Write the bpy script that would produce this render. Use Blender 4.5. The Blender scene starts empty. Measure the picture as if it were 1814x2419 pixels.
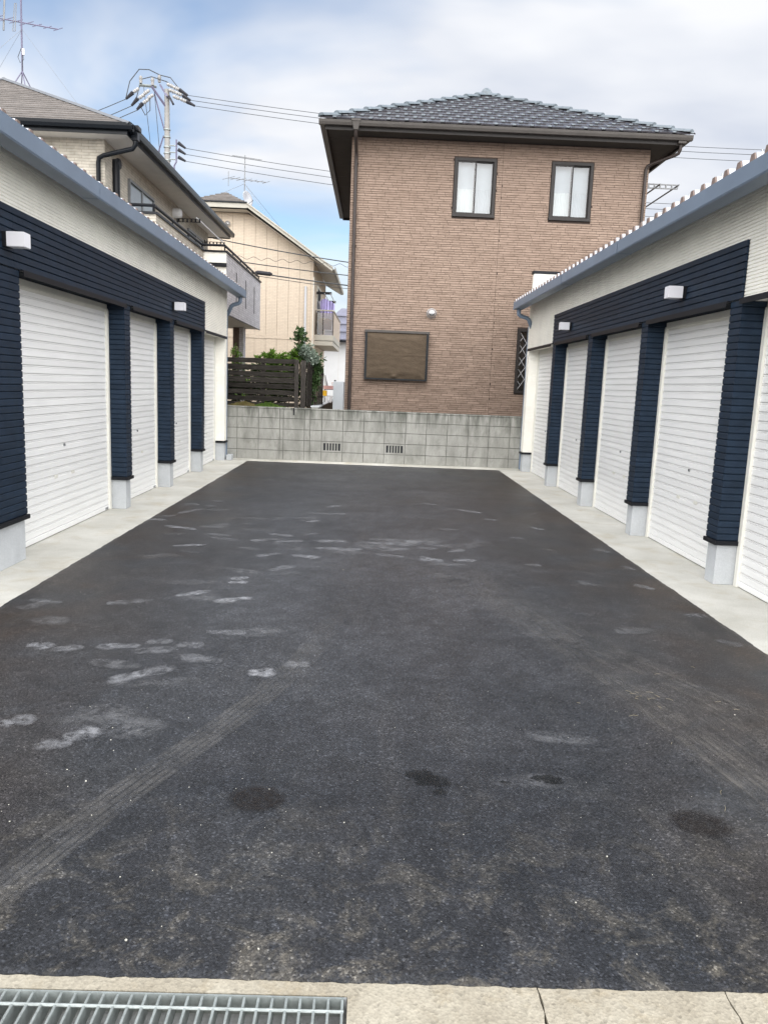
import bpy, bmesh, math, random
from mathutils import Matrix, Vector
random.seed(7)
R = random.Random(11)
C = bpy.context.scene.collection
SC = bpy.context.scene

# ------------------------------------------------------------------ camera
CAM_H = 1.47
def cam_matrix(p, y, r):
    cp, sp, cy, sy, cr, sr = math.cos(p), math.sin(p), math.cos(y), math.sin(y), math.cos(r), math.sin(r)
    base = Matrix(((1,0,0),(0,0,-1),(0,1,0)))
    rx = Matrix(((1,0,0),(0,cp,-sp),(0,sp,cp)))
    rz = Matrix(((cy,-sy,0),(sy,cy,0),(0,0,1)))
    rr = Matrix(((cr,-sr,0),(sr,cr,0),(0,0,1)))
    m = rr @ rx @ base @ rz
    right, down, fwd = Vector(m[0]), Vector(m[1]), Vector(m[2])
    w = Matrix((right, -down, -fwd)).transposed().to_4x4()
    w.translation = Vector((0, 0, CAM_H))
    return w
cd = bpy.data.cameras.new('camera')
cam = bpy.data.objects.new('camera', cd); C.objects.link(cam)
cam.matrix_world = cam_matrix(0.1627026, 0.0180871, 0.0394888)
cd.sensor_fit = 'VERTICAL'; cd.sensor_height = 36; cd.sensor_width = 27
cd.lens = 36*1814.56/2419
cd.clip_start = 0.05; cd.clip_end = 3000
SC.camera = cam

# ------------------------------------------------------------------ sky, sun, exposure
SUN_EL, SUN_AZ = math.radians(33), math.radians(176)      # azimuth from +Y clockwise: behind the camera, to its right
world = bpy.data.worlds.new('World'); SC.world = world; world.use_nodes = True
nt = world.node_tree; N = nt.nodes; L = nt.links
bg = N['Background']
sky = N.new('ShaderNodeTexSky'); sky.sky_type = 'NISHITA'; sky.sun_disc = False
sky.sun_elevation = SUN_EL; sky.sun_rotation = SUN_AZ
sky.air_density = 1.0; sky.dust_density = 1.0; sky.ozone_density = 1.0
tc = N.new('ShaderNodeTexCoord'); sep = N.new('ShaderNodeSeparateXYZ'); L.new(tc.outputs['Generated'], sep.inputs[0])
def wm(op, a, b=None):
    n = N.new('ShaderNodeMath'); n.operation = op
    for i, v in enumerate((a, b)):
        if v is None: continue
        if isinstance(v, (int, float)): n.inputs[i].default_value = v
        else: L.new(v, n.inputs[i])
    return n.outputs[0]
zc = wm('ADD', wm('MAXIMUM', sep.outputs[2], 0.0), 0.22)
comb = N.new('ShaderNodeCombineXYZ')
L.new(wm('DIVIDE', sep.outputs[0], zc), comb.inputs[0]); L.new(wm('DIVIDE', sep.outputs[1], zc), comb.inputs[1])
mp = N.new('ShaderNodeMapping'); L.new(comb.outputs[0], mp.inputs[0])
mp.inputs['Location'].default_value = (-12.33, -16.76, 1.8); mp.inputs['Rotation'].default_value = (0, 0, 0.35)
mp.inputs['Scale'].default_value = (0.8, 1.25, 1)
cn = N.new('ShaderNodeTexNoise'); cn.inputs['Scale'].default_value = 1.15; cn.inputs['Detail'].default_value = 5
cn.inputs['Roughness'].default_value = 0.46; cn.inputs['Distortion'].default_value = 0.35
L.new(mp.outputs[0], cn.inputs['Vector'])
cr_ = N.new('ShaderNodeValToRGB'); L.new(cn.outputs['Fac'], cr_.inputs[0])
cr_.color_ramp.elements[0].position = 0.36; cr_.color_ramp.elements[0].color = (0.15,)*3+(1,)
cr_.color_ramp.elements[1].position = 0.54; cr_.color_ramp.elements[1].color = (1,1,1,1)
cn2 = N.new('ShaderNodeTexNoise'); cn2.inputs['Scale'].default_value = 2.3; cn2.inputs['Detail'].default_value = 4; cn2.inputs['Roughness'].default_value = 0.45
L.new(mp.outputs[0], cn2.inputs['Vector'])
cr2 = N.new('ShaderNodeValToRGB'); L.new(cn2.outputs['Fac'], cr2.inputs[0])
cr2.color_ramp.elements[0].position = 0.34; cr2.color_ramp.elements[0].color = (2.15, 2.31, 2.66, 1)
cr2.color_ramp.elements[1].position = 0.65; cr2.color_ramp.elements[1].color = (3.1, 3.15, 3.26, 1)
mx = N.new('ShaderNodeMix'); mx.data_type = 'RGBA'
L.new(cr_.outputs[0], mx.inputs[0]); hs = N.new('ShaderNodeHueSaturation'); hs.inputs['Saturation'].default_value = 1.15; hs.inputs['Value'].default_value = 0.52
L.new(sky.outputs[0], hs.inputs['Color']); L.new(hs.outputs[0], mx.inputs[6]); L.new(cr2.outputs[0], mx.inputs[7])
L.new(mx.outputs[2], bg.inputs['Color'])
bg.inputs['Strength'].default_value = 0.05
sl = bpy.data.lights.new('sun', 'SUN'); sl.energy = 1.5; sl.angle = math.radians(130); sl.color = (1.0, 0.98, 0.955)
sun = bpy.data.objects.new('sun', sl); C.objects.link(sun)
sd = Vector((math.sin(SUN_AZ)*math.cos(SUN_EL), math.cos(SUN_AZ)*math.cos(SUN_EL), math.sin(SUN_EL)))
sun.rotation_euler = sd.to_track_quat('Z', 'Y').to_euler(); sun.location = (3, -6, 12)
SC.view_settings.view_transform = 'Standard'; SC.view_settings.look = 'None'
SC.view_settings.gamma = 1; SC.view_settings.exposure = 2.66
SC.view_settings.use_curve_mapping = False
SC.render.engine = 'CYCLES'; SC.cycles.transparent_max_bounces = 24

# ------------------------------------------------------------------ materials
MATS = {}
def mat(name, col, rough=0.6, var=0.12, vs=5.0, bump=0.0, bs=60.0, metal=0.0, spec=0.4, objvar=0.0, stretch=(1,1,1), bdist=0.01, tint=None):
    if name in MATS: return MATS[name]
    m = bpy.data.materials.new(name); m.use_nodes = True; MATS[name] = m
    n, l = m.node_tree.nodes, m.node_tree.links
    b = n['Principled BSDF']
    b.inputs['Roughness'].default_value = rough; b.inputs['Metallic'].default_value = metal
    b.inputs['Specular IOR Level'].default_value = spec
    geo = n.new('ShaderNodeNewGeometry'); mp = n.new('ShaderNodeMapping'); mp.inputs['Scale'].default_value = stretch
    l.new(geo.outputs['Position'], mp.inputs[0])
    t = n.new('ShaderNodeTexNoise'); t.inputs['Scale'].default_value = vs; t.inputs['Detail'].default_value = 6
    t.inputs['Roughness'].default_value = 0.6
    l.new(mp.outputs[0], t.inputs['Vector'])
    mr = n.new('ShaderNodeMapRange'); mr.inputs[1].default_value = 0.3; mr.inputs[2].default_value = 0.7
    mr.inputs[3].default_value = 0; mr.inputs[4].default_value = 1; l.new(t.outputs['Fac'], mr.inputs[0])
    mixn = n.new('ShaderNodeMix'); mixn.data_type = 'RGBA'
    hi = tint if tint else tuple(min(1, c*(1+var)) for c in col)
    mixn.inputs[6].default_value = tuple(c*(1-var) for c in col)+(1,); mixn.inputs[7].default_value = tuple(hi)+(1,)
    l.new(mr.outputs[0], mixn.inputs[0])
    out = mixn.outputs[2]
    if objvar:
        oi = n.new('ShaderNodeObjectInfo'); m2 = n.new('ShaderNodeMapRange')
        m2.inputs[3].default_value = 1-objvar; m2.inputs[4].default_value = 1+objvar
        l.new(oi.outputs['Random'], m2.inputs[0])
        hv = n.new('ShaderNodeHueSaturation'); l.new(m2.outputs[0], hv.inputs['Value']); l.new(out, hv.inputs['Color']); out = hv.outputs[0]
    l.new(out, b.inputs['Base Color'])
    if bump:
        t2 = n.new('ShaderNodeTexNoise'); t2.inputs['Scale'].default_value = bs; t2.inputs['Detail'].default_value = 4
        l.new(mp.outputs[0], t2.inputs['Vector'])
        bp = n.new('ShaderNodeBump'); bp.inputs['Strength'].default_value = bump; bp.inputs['Distance'].default_value = bdist
        l.new(t2.outputs['Fac'], bp.inputs['Height']); l.new(bp.outputs[0], b.inputs['Normal'])
    return m

def nodes_of(m): return m.node_tree.nodes, m.node_tree.links, m.node_tree.nodes['Principled BSDF']
def nmath(n, l, op, a, b=None, clamp=False):
    q = n.new('ShaderNodeMath'); q.operation = op; q.use_clamp = clamp
    for i, v in enumerate((a, b)):
        if v is None: continue
        if isinstance(v, (int, float)): q.inputs[i].default_value = v
        else: l.new(v, q.inputs[i])
    return q.outputs[0]
def nramp(n, l, fac, stops):
    r = n.new('ShaderNodeValToRGB'); l.new(fac, r.inputs[0])
    e = r.color_ramp.elements
    while len(e) < len(stops): e.new(0.5)
    for i, (p, c) in enumerate(stops):
        e[i].position = p; e[i].color = (c if len(c) == 4 else tuple(c)+(1,)) if not isinstance(c, (int, float)) else (c, c, c, 1)
    return r.outputs[0]
def nnoise(n, l, vec, scale, detail=5, rough=0.55, dist=0):
    t = n.new('ShaderNodeTexNoise'); t.inputs['Scale'].default_value = scale; t.inputs['Detail'].default_value = detail
    t.inputs['Roughness'].default_value = rough; t.inputs['Distortion'].default_value = dist
    l.new(vec, t.inputs['Vector']); return t.outputs['Fac']
def nmix(n, l, fac, a, b, blend='MIX'):
    q = n.new('ShaderNodeMix'); q.data_type = 'RGBA'; q.blend_type = blend
    for i, v in ((0, fac), (6, a), (7, b)):
        if isinstance(v, (int, float)): q.inputs[i].default_value = v
        elif isinstance(v, tuple): q.inputs[i].default_value = v if len(v) == 4 else v+(1,)
        else: l.new(v, q.inputs[i])
    return q.outputs[2]
def nmap(n, l, vec, scale=(1,1,1), loc=(0,0,0), rot=(0,0,0)):
    q = n.new('ShaderNodeMapping'); q.inputs['Scale'].default_value = scale; q.inputs['Location'].default_value = loc
    q.inputs['Rotation'].default_value = rot; l.new(vec, q.inputs[0]); return q.outputs[0]

def make_asphalt():
    m = bpy.data.materials.new('asphalt'); m.use_nodes = True; MATS['asphalt'] = m
    n, l, b = nodes_of(m)
    pos = n.new('ShaderNodeNewGeometry').outputs['Position']
    sep = n.new('ShaderNodeSeparateXYZ'); l.new(pos, sep.inputs[0])
    big = nnoise(n, l, pos, 0.9, 3, 0.6, 0.4)
    base = nramp(n, l, big, [(0.3, (0.0120, 0.0140, 0.0175)), (0.5, (0.0180, 0.0200, 0.0240)), (0.7, (0.029, 0.031, 0.035))])
    # brown wall reflection painted into the colour, patchy, most of it along both sides
    ax = nmath(n, l, 'ABSOLUTE', sep.outputs[0])
    side = n.new('ShaderNodeMapRange'); side.inputs[1].default_value = 0.9; side.inputs[2].default_value = 2.4; l.new(ax, side.inputs[0])
    brn = nmath(n, l, 'MULTIPLY', nmath(n, l, 'ADD', nmath(n, l, 'MULTIPLY', side.outputs[0], 0.95), 0.08), nramp(n, l, nnoise(n, l, pos, 1.4, 4, 0.65, 0.6), [(0.35, 0.1), (0.62, 1.0)]))
    base = nmix(n, l, brn, base, (0.030, 0.0195, 0.013))
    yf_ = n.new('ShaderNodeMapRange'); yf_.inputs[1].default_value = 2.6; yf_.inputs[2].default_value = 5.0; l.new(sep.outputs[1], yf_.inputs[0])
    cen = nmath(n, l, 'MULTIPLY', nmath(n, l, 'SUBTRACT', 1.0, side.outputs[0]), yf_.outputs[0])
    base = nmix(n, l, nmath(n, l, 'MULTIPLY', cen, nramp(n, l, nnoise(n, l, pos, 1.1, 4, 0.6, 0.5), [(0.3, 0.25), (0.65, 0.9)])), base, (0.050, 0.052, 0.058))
    # pale dust near the entrance
    fr = n.new('ShaderNodeMapRange'); fr.inputs[1].default_value = 3.0; fr.inputs[2].default_value = 1.72; l.new(sep.outputs[1], fr.inputs[0])
    dust = nmath(n, l, 'MULTIPLY', nmath(n, l, 'POWER', fr.outputs[0], 1.9), nramp(n, l, nnoise(n, l, pos, 5.5, 8, 0.78, 0.6), [(0.49, 0.0), (0.70, 0.72)]))
    base = nmix(n, l, dust, base, (0.14, 0.125, 0.098))
    # driven-over streaks along the lane on the right
    st = nnoise(n, l, nmap(n, l, pos, (5.0, 0.55, 1), (0, 0, 0), (0, 0, 0.32)), 1.0, 6, 0.6)
    stf = nmath(n, l, 'MULTIPLY', nramp(n, l, st, [(0.5, 0.0), (0.75, 0.45)]), nramp(n, l, nnoise(n, l, pos, 0.5, 2), [(0.4, 0.0), (0.6, 1.0)]))
    base = nmix(n, l, stf, base, (0.060, 0.057, 0.055))
    mot = nramp(n, l, nnoise(n, l, pos, 7, 5, 0.7, 0.4), [(0.3, 0.72), (0.5, 1.0), (0.7, 1.4)])
    base = nmix(n, l, 1.0, base, mot, 'MULTIPLY')
    # stones
    vo = n.new('ShaderNodeTexVoronoi'); vo.inputs['Scale'].default_value = 170; l.new(pos, vo.inputs['Vector'])
    cell = n.new('ShaderNodeSeparateColor'); l.new(vo.outputs['Color'], cell.inputs[0])
    grain = nramp(n, l, cell.outputs[0], [(0.0, 0.55), (0.55, 0.95), (0.86, 1.35), (0.95, 1.9), (1.0, 3.0)])
    base = nmix(n, l, 1.0, base, grain, 'MULTIPLY')
    fine = nramp(n, l, nnoise(n, l, pos, 260, 3), [(0.3, 0.75), (0.7, 1.25)])
    base = nmix(n, l, 1.0, base, fine, 'MULTIPLY')
    pits = nramp(n, l, nnoise(n, l, pos, 45, 3, 0.6), [(0.30, 0.35), (0.40, 1.0)])
    base = nmix(n, l, 1.0, base, pits, 'MULTIPLY')
    l.new(base, b.inputs['Base Color'])
    l.new(nramp(n, l, big, [(0.3, 0.40), (0.7, 0.52)]), b.inputs['Roughness'])
    b.inputs['Specular IOR Level'].default_value = 0.34
    hgt = nmath(n, l, 'ADD', nmath(n, l, 'MULTIPLY', vo.outputs['Distance'], -0.8), nmath(n, l, 'ADD', nmath(n, l, 'MULTIPLY', nnoise(n, l, pos, 300, 3), 0.5), nmath(n, l, 'MULTIPLY', pits, 0.7)))
    bp = n.new('ShaderNodeBump'); bp.inputs['Strength'].default_value = 0.35; bp.inputs['Distance'].default_value = 0.003
    l.new(hgt, bp.inputs['Height']); l.new(bp.outputs[0], b.inputs['Normal'])
    return m
def make_concrete(name, c0, c1, stain, sscale=1.6, gravel=0.0, rough=0.8, streak=(1,1,1)):
    m = bpy.data.materials.new(name); m.use_nodes = True; MATS[name] = m
    n, l, b = nodes_of(m)
    pos = n.new('ShaderNodeNewGeometry').outputs['Position']
    base = nramp(n, l, nnoise(n, l, nmap(n, l, pos, streak), sscale, 7, 0.62, 0.3), [(0.3, c0), (0.68, c1)])
    base = nmix(n, l, nramp(n, l, nnoise(n, l, nmap(n, l, pos, streak, (4, 7, 1)), sscale*1.7, 7, 0.65, 0.5), [(0.52, 0.0), (0.72, 0.6)]), base, stain)
    fine = nramp(n, l, nnoise(n, l, pos, 120, 3), [(0.3, 0.9), (0.7, 1.1)])
    base = nmix(n, l, 1.0, base, fine, 'MULTIPLY')
    hgt = nnoise(n, l, pos, 160, 4)
    if gravel:
        vo = n.new('ShaderNodeTexVoronoi'); vo.inputs['Scale'].default_value = 110; l.new(pos, vo.inputs['Vector'])
        cell = n.new('ShaderNodeSeparateColor'); l.new(vo.outputs['Color'], cell.inputs[0])
        base = nmix(n, l, 1.0, base, nramp(n, l, cell.outputs[0], [(0.0, 0.72), (0.06, 0.88), (0.3, 0.98), (1.0, 1.10)]), 'MULTIPLY')
        hgt = nmath(n, l, 'ADD', hgt, vo.outputs['Distance'])
    if name == 'block':
        sp_ = n.new('ShaderNodeSeparateXYZ'); l.new(pos, sp_.inputs[0])
        up = n.new('ShaderNodeMapRange'); up.inputs[1].default_value = 0.55; up.inputs[2].default_value = 1.0; l.new(sp_.outputs[2], up.inputs[0])
        mo = nmath(n, l, 'MULTIPLY', up.outputs[0], nramp(n, l, nnoise(n, l, nmap(n, l, pos, (5, 5, 0.8)), 2.2, 6, 0.65, 0.3), [(0.40, 0.0), (0.62, 0.85)]))
        base = nmix(n, l, mo, base, (0.075, 0.08, 0.065))
    l.new(base, b.inputs['Base Color']); b.inputs['Roughness'].default_value = rough
    b.inputs['Specular IOR Level'].default_value = 0.3
    bp = n.new('ShaderNodeBump'); bp.inputs['Strength'].default_value = 0.35; bp.inputs['Distance'].default_value = 0.004
    l.new(hgt, bp.inputs['Height']); l.new(bp.outputs[0], b.inputs['Normal'])
    return m
def make_brickmat(name, c1, c2, mortar, bw, bh, ms=0.004, bump=0.4, noisy=0.25):
    """thin-brick / stone patterned siding for surfaces too far to tell the pieces apart; u = x+y, v = z"""
    m = bpy.data.materials.new(name); m.use_nodes = True; MATS[name] = m
    n, l, b = nodes_of(m)
    pos = n.new('ShaderNodeNewGeometry').outputs['Position']
    sep = n.new('ShaderNodeSeparateXYZ'); l.new(pos, sep.inputs[0])
    cb = n.new('ShaderNodeCombineXYZ'); l.new(nmath(n, l, 'ADD', sep.outputs[0], sep.outputs[1]), cb.inputs[0]); l.new(sep.outputs[2], cb.inputs[1])
    br = n.new('ShaderNodeTexBrick'); l.new(cb.outputs[0], br.inputs['Vector'])
    br.inputs['Scale'].default_value = 1; br.inputs['Brick Width'].default_value = bw; br.inputs['Row Height'].default_value = bh
    br.inputs['Mortar Size'].default_value = ms; br.inputs['Color1'].default_value = c1+(1,); br.inputs['Color2'].default_value = c2+(1,)
    br.inputs['Mortar'].default_value = mortar+(1,); br.inputs['Mortar Smooth'].default_value = 0.3
    v = nramp(n, l, nnoise(n, l, pos, 7, 6), [(0.3, 1-noisy), (0.7, 1+noisy*0.5)])
    l.new(nmix(n, l, 1.0, br.outputs['Color'], v, 'MULTIPLY'), b.inputs['Base Color'])
    b.inputs['Roughness'].default_value = 0.75; b.inputs['Specular IOR Level'].default_value = 0.3
    h = nmath(n, l, 'SUBTRACT', nmath(n, l, 'MULTIPLY', nnoise(n, l, pos, 35, 4), 0.6), br.outputs['Fac'])
    bp = n.new('ShaderNodeBump'); bp.inputs['Strength'].default_value = bump; bp.inputs['Distance'].default_value = 0.01
    l.new(h, bp.inputs['Height']); l.new(bp.outputs[0], b.inputs['Normal'])
    return m
def make_glass(name, tint=(0.75, 0.8, 0.82), refl=0.25, alpha=0.35):
    m = bpy.data.materials.new(name); m.use_nodes = True; MATS[name] = m
    n, l = m.node_tree.nodes, m.node_tree.links; n.remove(n['Principled BSDF']); out = n['Material Output']
    tr = n.new('ShaderNodeBsdfTransparent'); tr.inputs[0].default_value = tint+(1,)
    gl = n.new('ShaderNodeBsdfGlossy'); gl.inputs['Roughness'].default_value = 0.02
    lw = n.new('ShaderNodeLayerWeight'); lw.inputs[0].default_value = refl
    f = nmath(n, l, 'ADD', nmath(n, l, 'MULTIPLY', lw.outputs['Fresnel'], 0.8), alpha*0.3, True)
    ms = n.new('ShaderNodeMixShader'); l.new(f, ms.inputs[0]); l.new(tr.outputs[0], ms.inputs[1]); l.new(gl.outputs[0], ms.inputs[2])
    l.new(ms.outputs[0], out.inputs[0]); return m
def make_leaf(name, c0, c1, c2):
    m = bpy.data.materials.new(name); m.use_nodes = True; MATS[name] = m
    n, l, b = nodes_of(m)
    pos = n.new('ShaderNodeNewGeometry').outputs['Position']
    col = nramp(n, l, nnoise(n, l, pos, 22, 3, 0.7), [(0.3, c0), (0.5, c1), (0.72, c2)])
    l.new(col, b.inputs['Base Color']); b.inputs['Roughness'].default_value = 0.5
    tl = n.new('ShaderNodeBsdfTranslucent'); l.new(col, tl.inputs[0])
    ms = n.new('ShaderNodeMixShader'); ms.inputs[0].default_value = 0.3
    l.new(b.outputs[0], ms.inputs[1]); l.new(tl.outputs[0], ms.inputs[2]); l.new(ms.outputs[0], n['Material Output'].inputs[0])
    return m

make_asphalt()
make_concrete('apron', (0.43, 0.42, 0.375), (0.59, 0.58, 0.535), (0.40, 0.345, 0.24), 1.7)
make_concrete('kerb', (0.255, 0.228, 0.178), (0.335, 0.308, 0.25), (0.235, 0.192, 0.125), 5.0, gravel=1)
make_concrete('block', (0.25, 0.25, 0.225), (0.41, 0.405, 0.375), (0.18, 0.18, 0.16), 2.4, streak=(2.2, 2.2, 0.9))
make_concrete('mortar', (0.10, 0.10, 0.09), (0.17, 0.17, 0.15), (0.08, 0.08, 0.07), 3)
make_concrete('soil', (0.10, 0.085, 0.065), (0.16, 0.14, 0.11), (0.08, 0.07, 0.05), 2.0, gravel=1)
make_concrete('footing', (0.42, 0.44, 0.46), (0.52, 0.54, 0.555), (0.40, 0.41, 0.42), 3)
mat('shutter', (0.80, 0.80, 0.79), 0.42, 0.05, 3, 0.05, 40, spec=0.5, stretch=(1, 0.6, 9), objvar=0.025)
mat('rail_white', (0.70, 0.69, 0.63), 0.45, 0.05, 6)
mat('navy', (0.0125, 0.0235, 0.042), 0.5, 0.22, 9, 0.25, 120, spec=0.2, objvar=0.10, bdist=0.003)
mat('navy_core', (0.006, 0.010, 0.017), 0.8, 0.1, spec=0.1)
mat('cap_dark', (0.009, 0.010, 0.013), 0.5, 0.15, spec=0.18)
mat('cream', (0.87, 0.85, 0.78), 0.7, 0.06, 3.5, 0.3, 70, spec=0.25, bdist=0.004)
mat('gutter_grey', (0.145, 0.19, 0.255), 0.42, 0.08, 2.5, spec=0.5)
mat('roof_metal', (0.40, 0.41, 0.44), 0.38, 0.12, 8, metal=0.35, spec=0.5)
mat('plug_brown', (0.20, 0.15, 0.13), 0.8, 0.25, 14)
mat('lamp_white', (0.72, 0.72, 0.76), 0.35, 0.03, 5)
mat('steel', (0.35, 0.36, 0.37), 0.4, 0.15, 20, metal=0.8)
mat('galv', (0.30, 0.33, 0.325), 0.42, 0.22, 45, metal=0.45, spec=0.5, bump=0.1, bs=90)
mat('bronze', (0.030, 0.027, 0.026), 0.4, 0.12, 6, spec=0.2)
mat('bronze_light', (0.068, 0.061, 0.056), 0.42, 0.1, 6, spec=0.25)
mat('pipe_brown', (0.038, 0.029, 0.026), 0.36, 0.15, 5, spec=0.28)
mat('soffit_brown', (0.055, 0.049, 0.044), 0.8, 0.1, 4, spec=0.15)
mat('brick', (0.25, 0.182, 0.142), 0.85, 0.14, 7, 0.45, 45, spec=0.2, stretch=(0.8, 1, 3.0), bdist=0.01, objvar=0.08, tint=(0.30, 0.224, 0.178))
mat('brick_mortar', (0.065, 0.047, 0.04), 0.9, 0.2, 20)
make_brickmat('brick_far', (0.36, 0.25, 0.19), (0.30, 0.21, 0.165), (0.07, 0.05, 0.04), 0.26, 0.043, 0.004)
mat('tile', (0.030, 0.028, 0.035), 0.2, 0.2, 12, spec=0.7, objvar=0.15)
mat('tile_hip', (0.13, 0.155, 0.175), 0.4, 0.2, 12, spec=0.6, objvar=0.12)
mat('cloth_brown', (0.084, 0.063, 0.044), 0.85, 0.12, 6, 0.5, 30, spec=0.15, stretch=(1, 1, 2.5), bdist=0.02)
mat('curtain', (0.72, 0.72, 0.70), 0.9, 0.05, 4)
mat('curtain_grey', (0.50, 0.51, 0.53), 0.9, 0.05, 4)
mat('dark_room', (0.03, 0.032, 0.035), 0.9, 0.1)
mat('vent_steel', (0.55, 0.55, 0.56), 0.3, 0.1, 10, metal=0.7)
mat('lead', (0.42, 0.42, 0.43), 0.45, 0.1, 10)
make_glass('glass'); make_glass('glass_smoked', (0.42, 0.36, 0.30), 0.2, 0.2)
make_brickmat('stone_cream', (0.53, 0.49, 0.42), (0.46, 0.425, 0.36), (0.33, 0.30, 0.25), 0.27, 0.052, 0.005, 0.6)
make_brickmat('stone_lav', (0.74, 0.73, 0.76), (0.64, 0.63, 0.66), (0.50, 0.49, 0.52), 0.24, 0.06, 0.006, 0.9)
mat('slate', (0.15, 0.135, 0.125), 0.7, 0.2, 5, 0.3, 40, objvar=0.14)
mat('ridge_metal', (0.17, 0.18, 0.195), 0.4, 0.1, 5, metal=0.3)
mat('gutter_black', (0.006, 0.008, 0.011), 0.28, 0.15, 4, spec=0.2)
mat('soffit_grey', (0.62, 0.60, 0.56), 0.75, 0.06, 4)
mat('white_paint', (0.70, 0.71, 0.72), 0.6, 0.04, 3)
mat('rail_dark', (0.010, 0.011, 0.014), 0.4, 0.1, spec=0.2)
make_brickmat('siding_beige', (0.60, 0.51, 0.405), (0.57, 0.48, 0.38), (0.47, 0.39, 0.31), 0.2, 0.055, 0.006, 0.3, 0.06)
mat('beige_core', (0.33, 0.27, 0.21), 0.8, 0.1)
mat('beige_trim', (0.40, 0.38, 0.33), 0.6, 0.06, 3)
mat('beige_panel', (0.47, 0.39, 0.31), 0.6, 0.06, 3)
mat('far_roof', (0.27, 0.28, 0.36), 0.6, 0.1, 3)
mat('concrete_pole', (0.27, 0.265, 0.255), 0.7, 0.1, 5)
mat('porcelain', (0.34, 0.335, 0.33), 0.25, 0.05, 8)
mat('cover_black', (0.03, 0.03, 0.036), 0.6, 0.1, spec=0.2)
mat('steel_violet', (0.14, 0.13, 0.20), 0.5, 0.1)
mat('dish_grey', (0.42, 0.43, 0.46), 0.5, 0.05)
mat('wire', (0.05, 0.055, 0.06), 0.6, 0.1)
mat('aluminium', (0.20, 0.205, 0.21), 0.4, 0.1, 8, metal=0.4)
mat('weathered_wood', (0.019, 0.016, 0.0135), 0.9, 0.45, 6, 0.5, 40, spec=0.12, stretch=(1.2, 1, 14), objvar=0.22, tint=(0.052, 0.047, 0.041))
mat('weathered_post', (0.04, 0.033, 0.029), 0.9, 0.45, 6, 0.5, 40, spec=0.12, stretch=(14, 6, 1.0), objvar=0.2, tint=(0.095, 0.086, 0.077))
make_leaf('leaf_green', (0.05, 0.11, 0.015), (0.12, 0.22, 0.03), (0.22, 0.33, 0.06))
make_leaf('leaf_dark', (0.02, 0.05, 0.015), (0.05, 0.10, 0.03), (0.12, 0.17, 0.07))
make_leaf('leaf_pale', (0.10, 0.14, 0.10), (0.26, 0.32, 0.26), (0.48, 0.52, 0.46))
make_leaf('grass_dry', (0.18, 0.15, 0.05), (0.28, 0.22, 0.09), (0.16, 0.20, 0.05))
mat('stem', (0.10, 0.075, 0.05), 0.8, 0.2, 20)
mat('cabinet_grey', (0.37, 0.39, 0.41), 0.5, 0.06, 3)
mat('plastic_pink', (0.62, 0.36, 0.34), 0.5, 0.08, 8)
mat('plastic_yellow', (0.75, 0.43, 0.02), 0.5, 0.1, 8)
mat('plastic_white', (0.75, 0.74, 0.74), 0.5, 0.05, 8)
mat('plastic_black', (0.02, 0.02, 0.022), 0.5, 0.1, 8)
mat('cloth_lav', (0.42, 0.38, 0.66), 0.9, 0.08, 8); mat('cloth_white', (0.72, 0.72, 0.76), 0.9, 0.05, 8)
mat('cloth_ochre', (0.38, 0.24, 0.05), 0.9, 0.1, 8); mat('cloth_red', (0.33, 0.12, 0.13), 0.9, 0.3, 14); mat('cloth_grey', (0.25, 0.26, 0.30), 0.9, 0.1, 8)
mat('litter', (0.45, 0.44, 0.39), 0.8, 0.15, 30)
mat('straw', (0.24, 0.21, 0.14), 0.8, 0.15, 30)

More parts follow.
